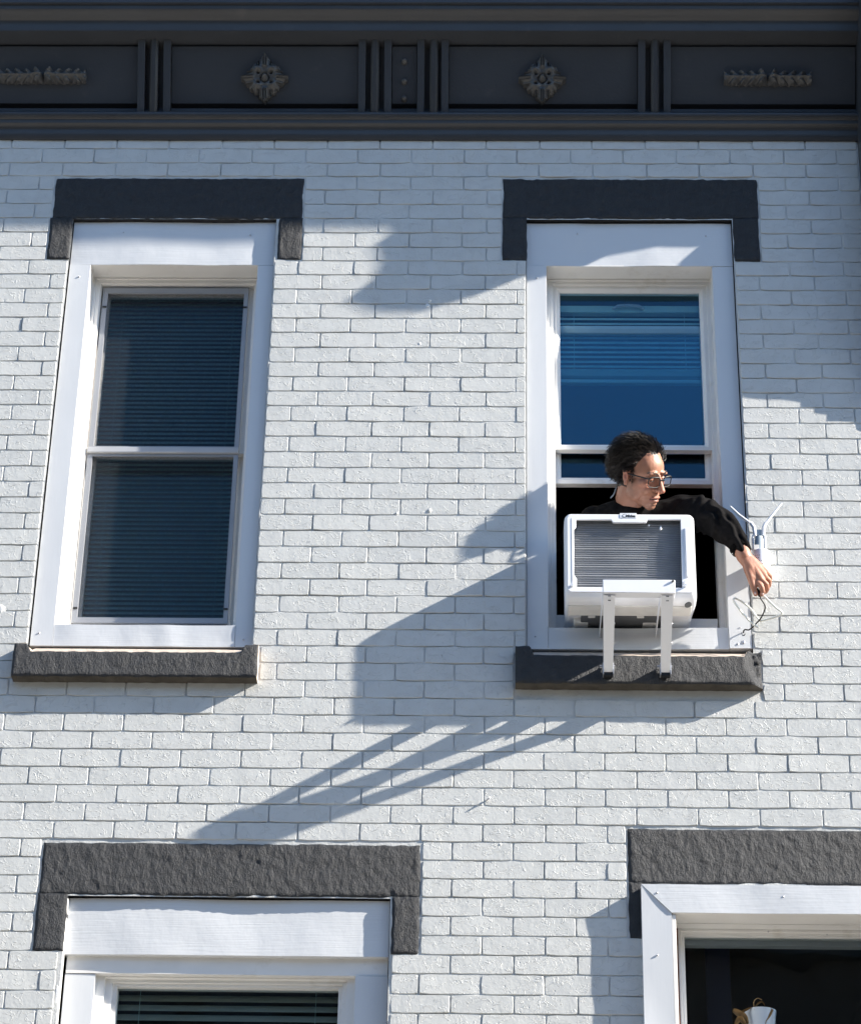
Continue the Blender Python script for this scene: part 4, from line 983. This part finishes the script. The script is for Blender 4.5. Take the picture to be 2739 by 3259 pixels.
while cnt < 3800:
    u, v = random.uniform(0, 6.2832), random.uniform(-1, 1); s = math.sqrt(1 - v * v)
    p = Vector((.079 * s * math.cos(u), -.020 + .0985 * s * math.sin(u), .038 + .088 * v))
    if not hairy(p): continue
    thin = p.y > .02 and abs(p.x) > .018
    if thin and random.random() < .3: continue
    if p.y > .05 and random.random() < .25: continue
    nrm = (p - Vector((0, -.02, .03))).normalized()
    flow = Vector((.35 * math.copysign(1, p.x), -.75, -.55 if p.y < 0 else -.1)); flow = (flow - nrm * flow.dot(nrm)).normalized()
    back = max(0, min(1, (-p.y + .02) / .08))
    lock(bm, p + nrm * random.uniform(0, .004 + .010 * back), (flow + nrm * random.uniform(.1, .6)).normalized(), random.uniform(.026, .044) + .012 * back, random.uniform(.0008, .0016), cnt); cnt += 1
for s in (-1, 1):           # sideburns
    for k in range(60):
        p = Vector((s, random.uniform(.012, .026), random.uniform(-.022, .04))); p.x = s * (.0735 - max(0, -p.z) * .16 - (p.y - .014) * .25)
        lock(bm, p, Vector((0, .1, -1)), .010, .0007, k)
bm.transform(HM); mobj('hair', bm, M['hair'], PER, 75)
for s in (-1, 1):
    bm = bmesh.new()
    for k in range(46):
        t = k / 45; p = Vector((s * (.012 + .034 * t), .0935 - .022 * t * t, .0225 + .007 * math.sin(math.pi * t * .8) + random.uniform(-.0022, .0022)))
        lock(bm, p, Vector((s * .9, 0, .25)), .008, .0008, k)
    bm.transform(HM); mobj('eyebrow', bm, M['hair'], PER, 75)
    bm = add_tube(bmesh.new(), [Vector((s * (.019 + .024 * k / 6), .0865 - .0035 * abs(k / 3 - 1) ** 2 * 1.5, -.0015 - .0022 * math.sin(math.pi * k / 6))) for k in range(7)], [.0004, .0010, .0014, .0014, .0013, .0010, .0004], 6)
    bm.transform(HM); mobj('eyelashes', bm, M['hair'], PER, 75)
# spectacles
fr_pts = lambda s: [Vector((s * (.0345 + .0265 * math.copysign(abs(math.cos(a)) ** .6, math.cos(a))), .1035 - .30 * max(0, (.0345 + .0265 * math.copysign(abs(math.cos(a)) ** .6, math.cos(a))) - .03), -.002 + .0190 * math.copysign(abs(math.sin(a)) ** .6, math.sin(a)))) for a in [6.2832 * k / 32 for k in range(32)]]
gb = bmesh.new()
for s in (-1, 1):
    add_tube(gb, fr_pts(s), [.0019 + .0012 * max(0, math.sin(6.2832 * k / 32)) for k in range(32)], 8, closed=True)
    add_tube(gb, [Vector((s * .060, .094, .010)), Vector((s * .068, .080, .011)), Vector((s * .078, .04, .010)), Vector((s * .081, -.002, .008)), Vector((s * .082, -.016, -.006))], [.0028, .0030, .0026, .0021, .0015], 8)
add_tube(gb, [Vector((-.009, .1045, .006)), Vector((0, .1075, .009)), Vector((.009, .1045, .006))], .0017, 8)
gb.transform(HM); gl = mobj('glasses', gb, M['leather'], PER, 60)
for s in (-1, 1):
    bm = bmesh.new(); P = fr_pts(s); c = sum(P, Vector()) / 32; vs = [bm.verts.new(p) for p in P]; cc = bm.verts.new(c + Vector((0, .001, 0)))
    for k in range(32): bm.faces.new((vs[(k + 1) % 32], vs[k], cc) if s > 0 else (vs[k], vs[(k + 1) % 32], cc))
    bm.transform(HM); mobj('lens', bm, M['lens'], gl, 60)
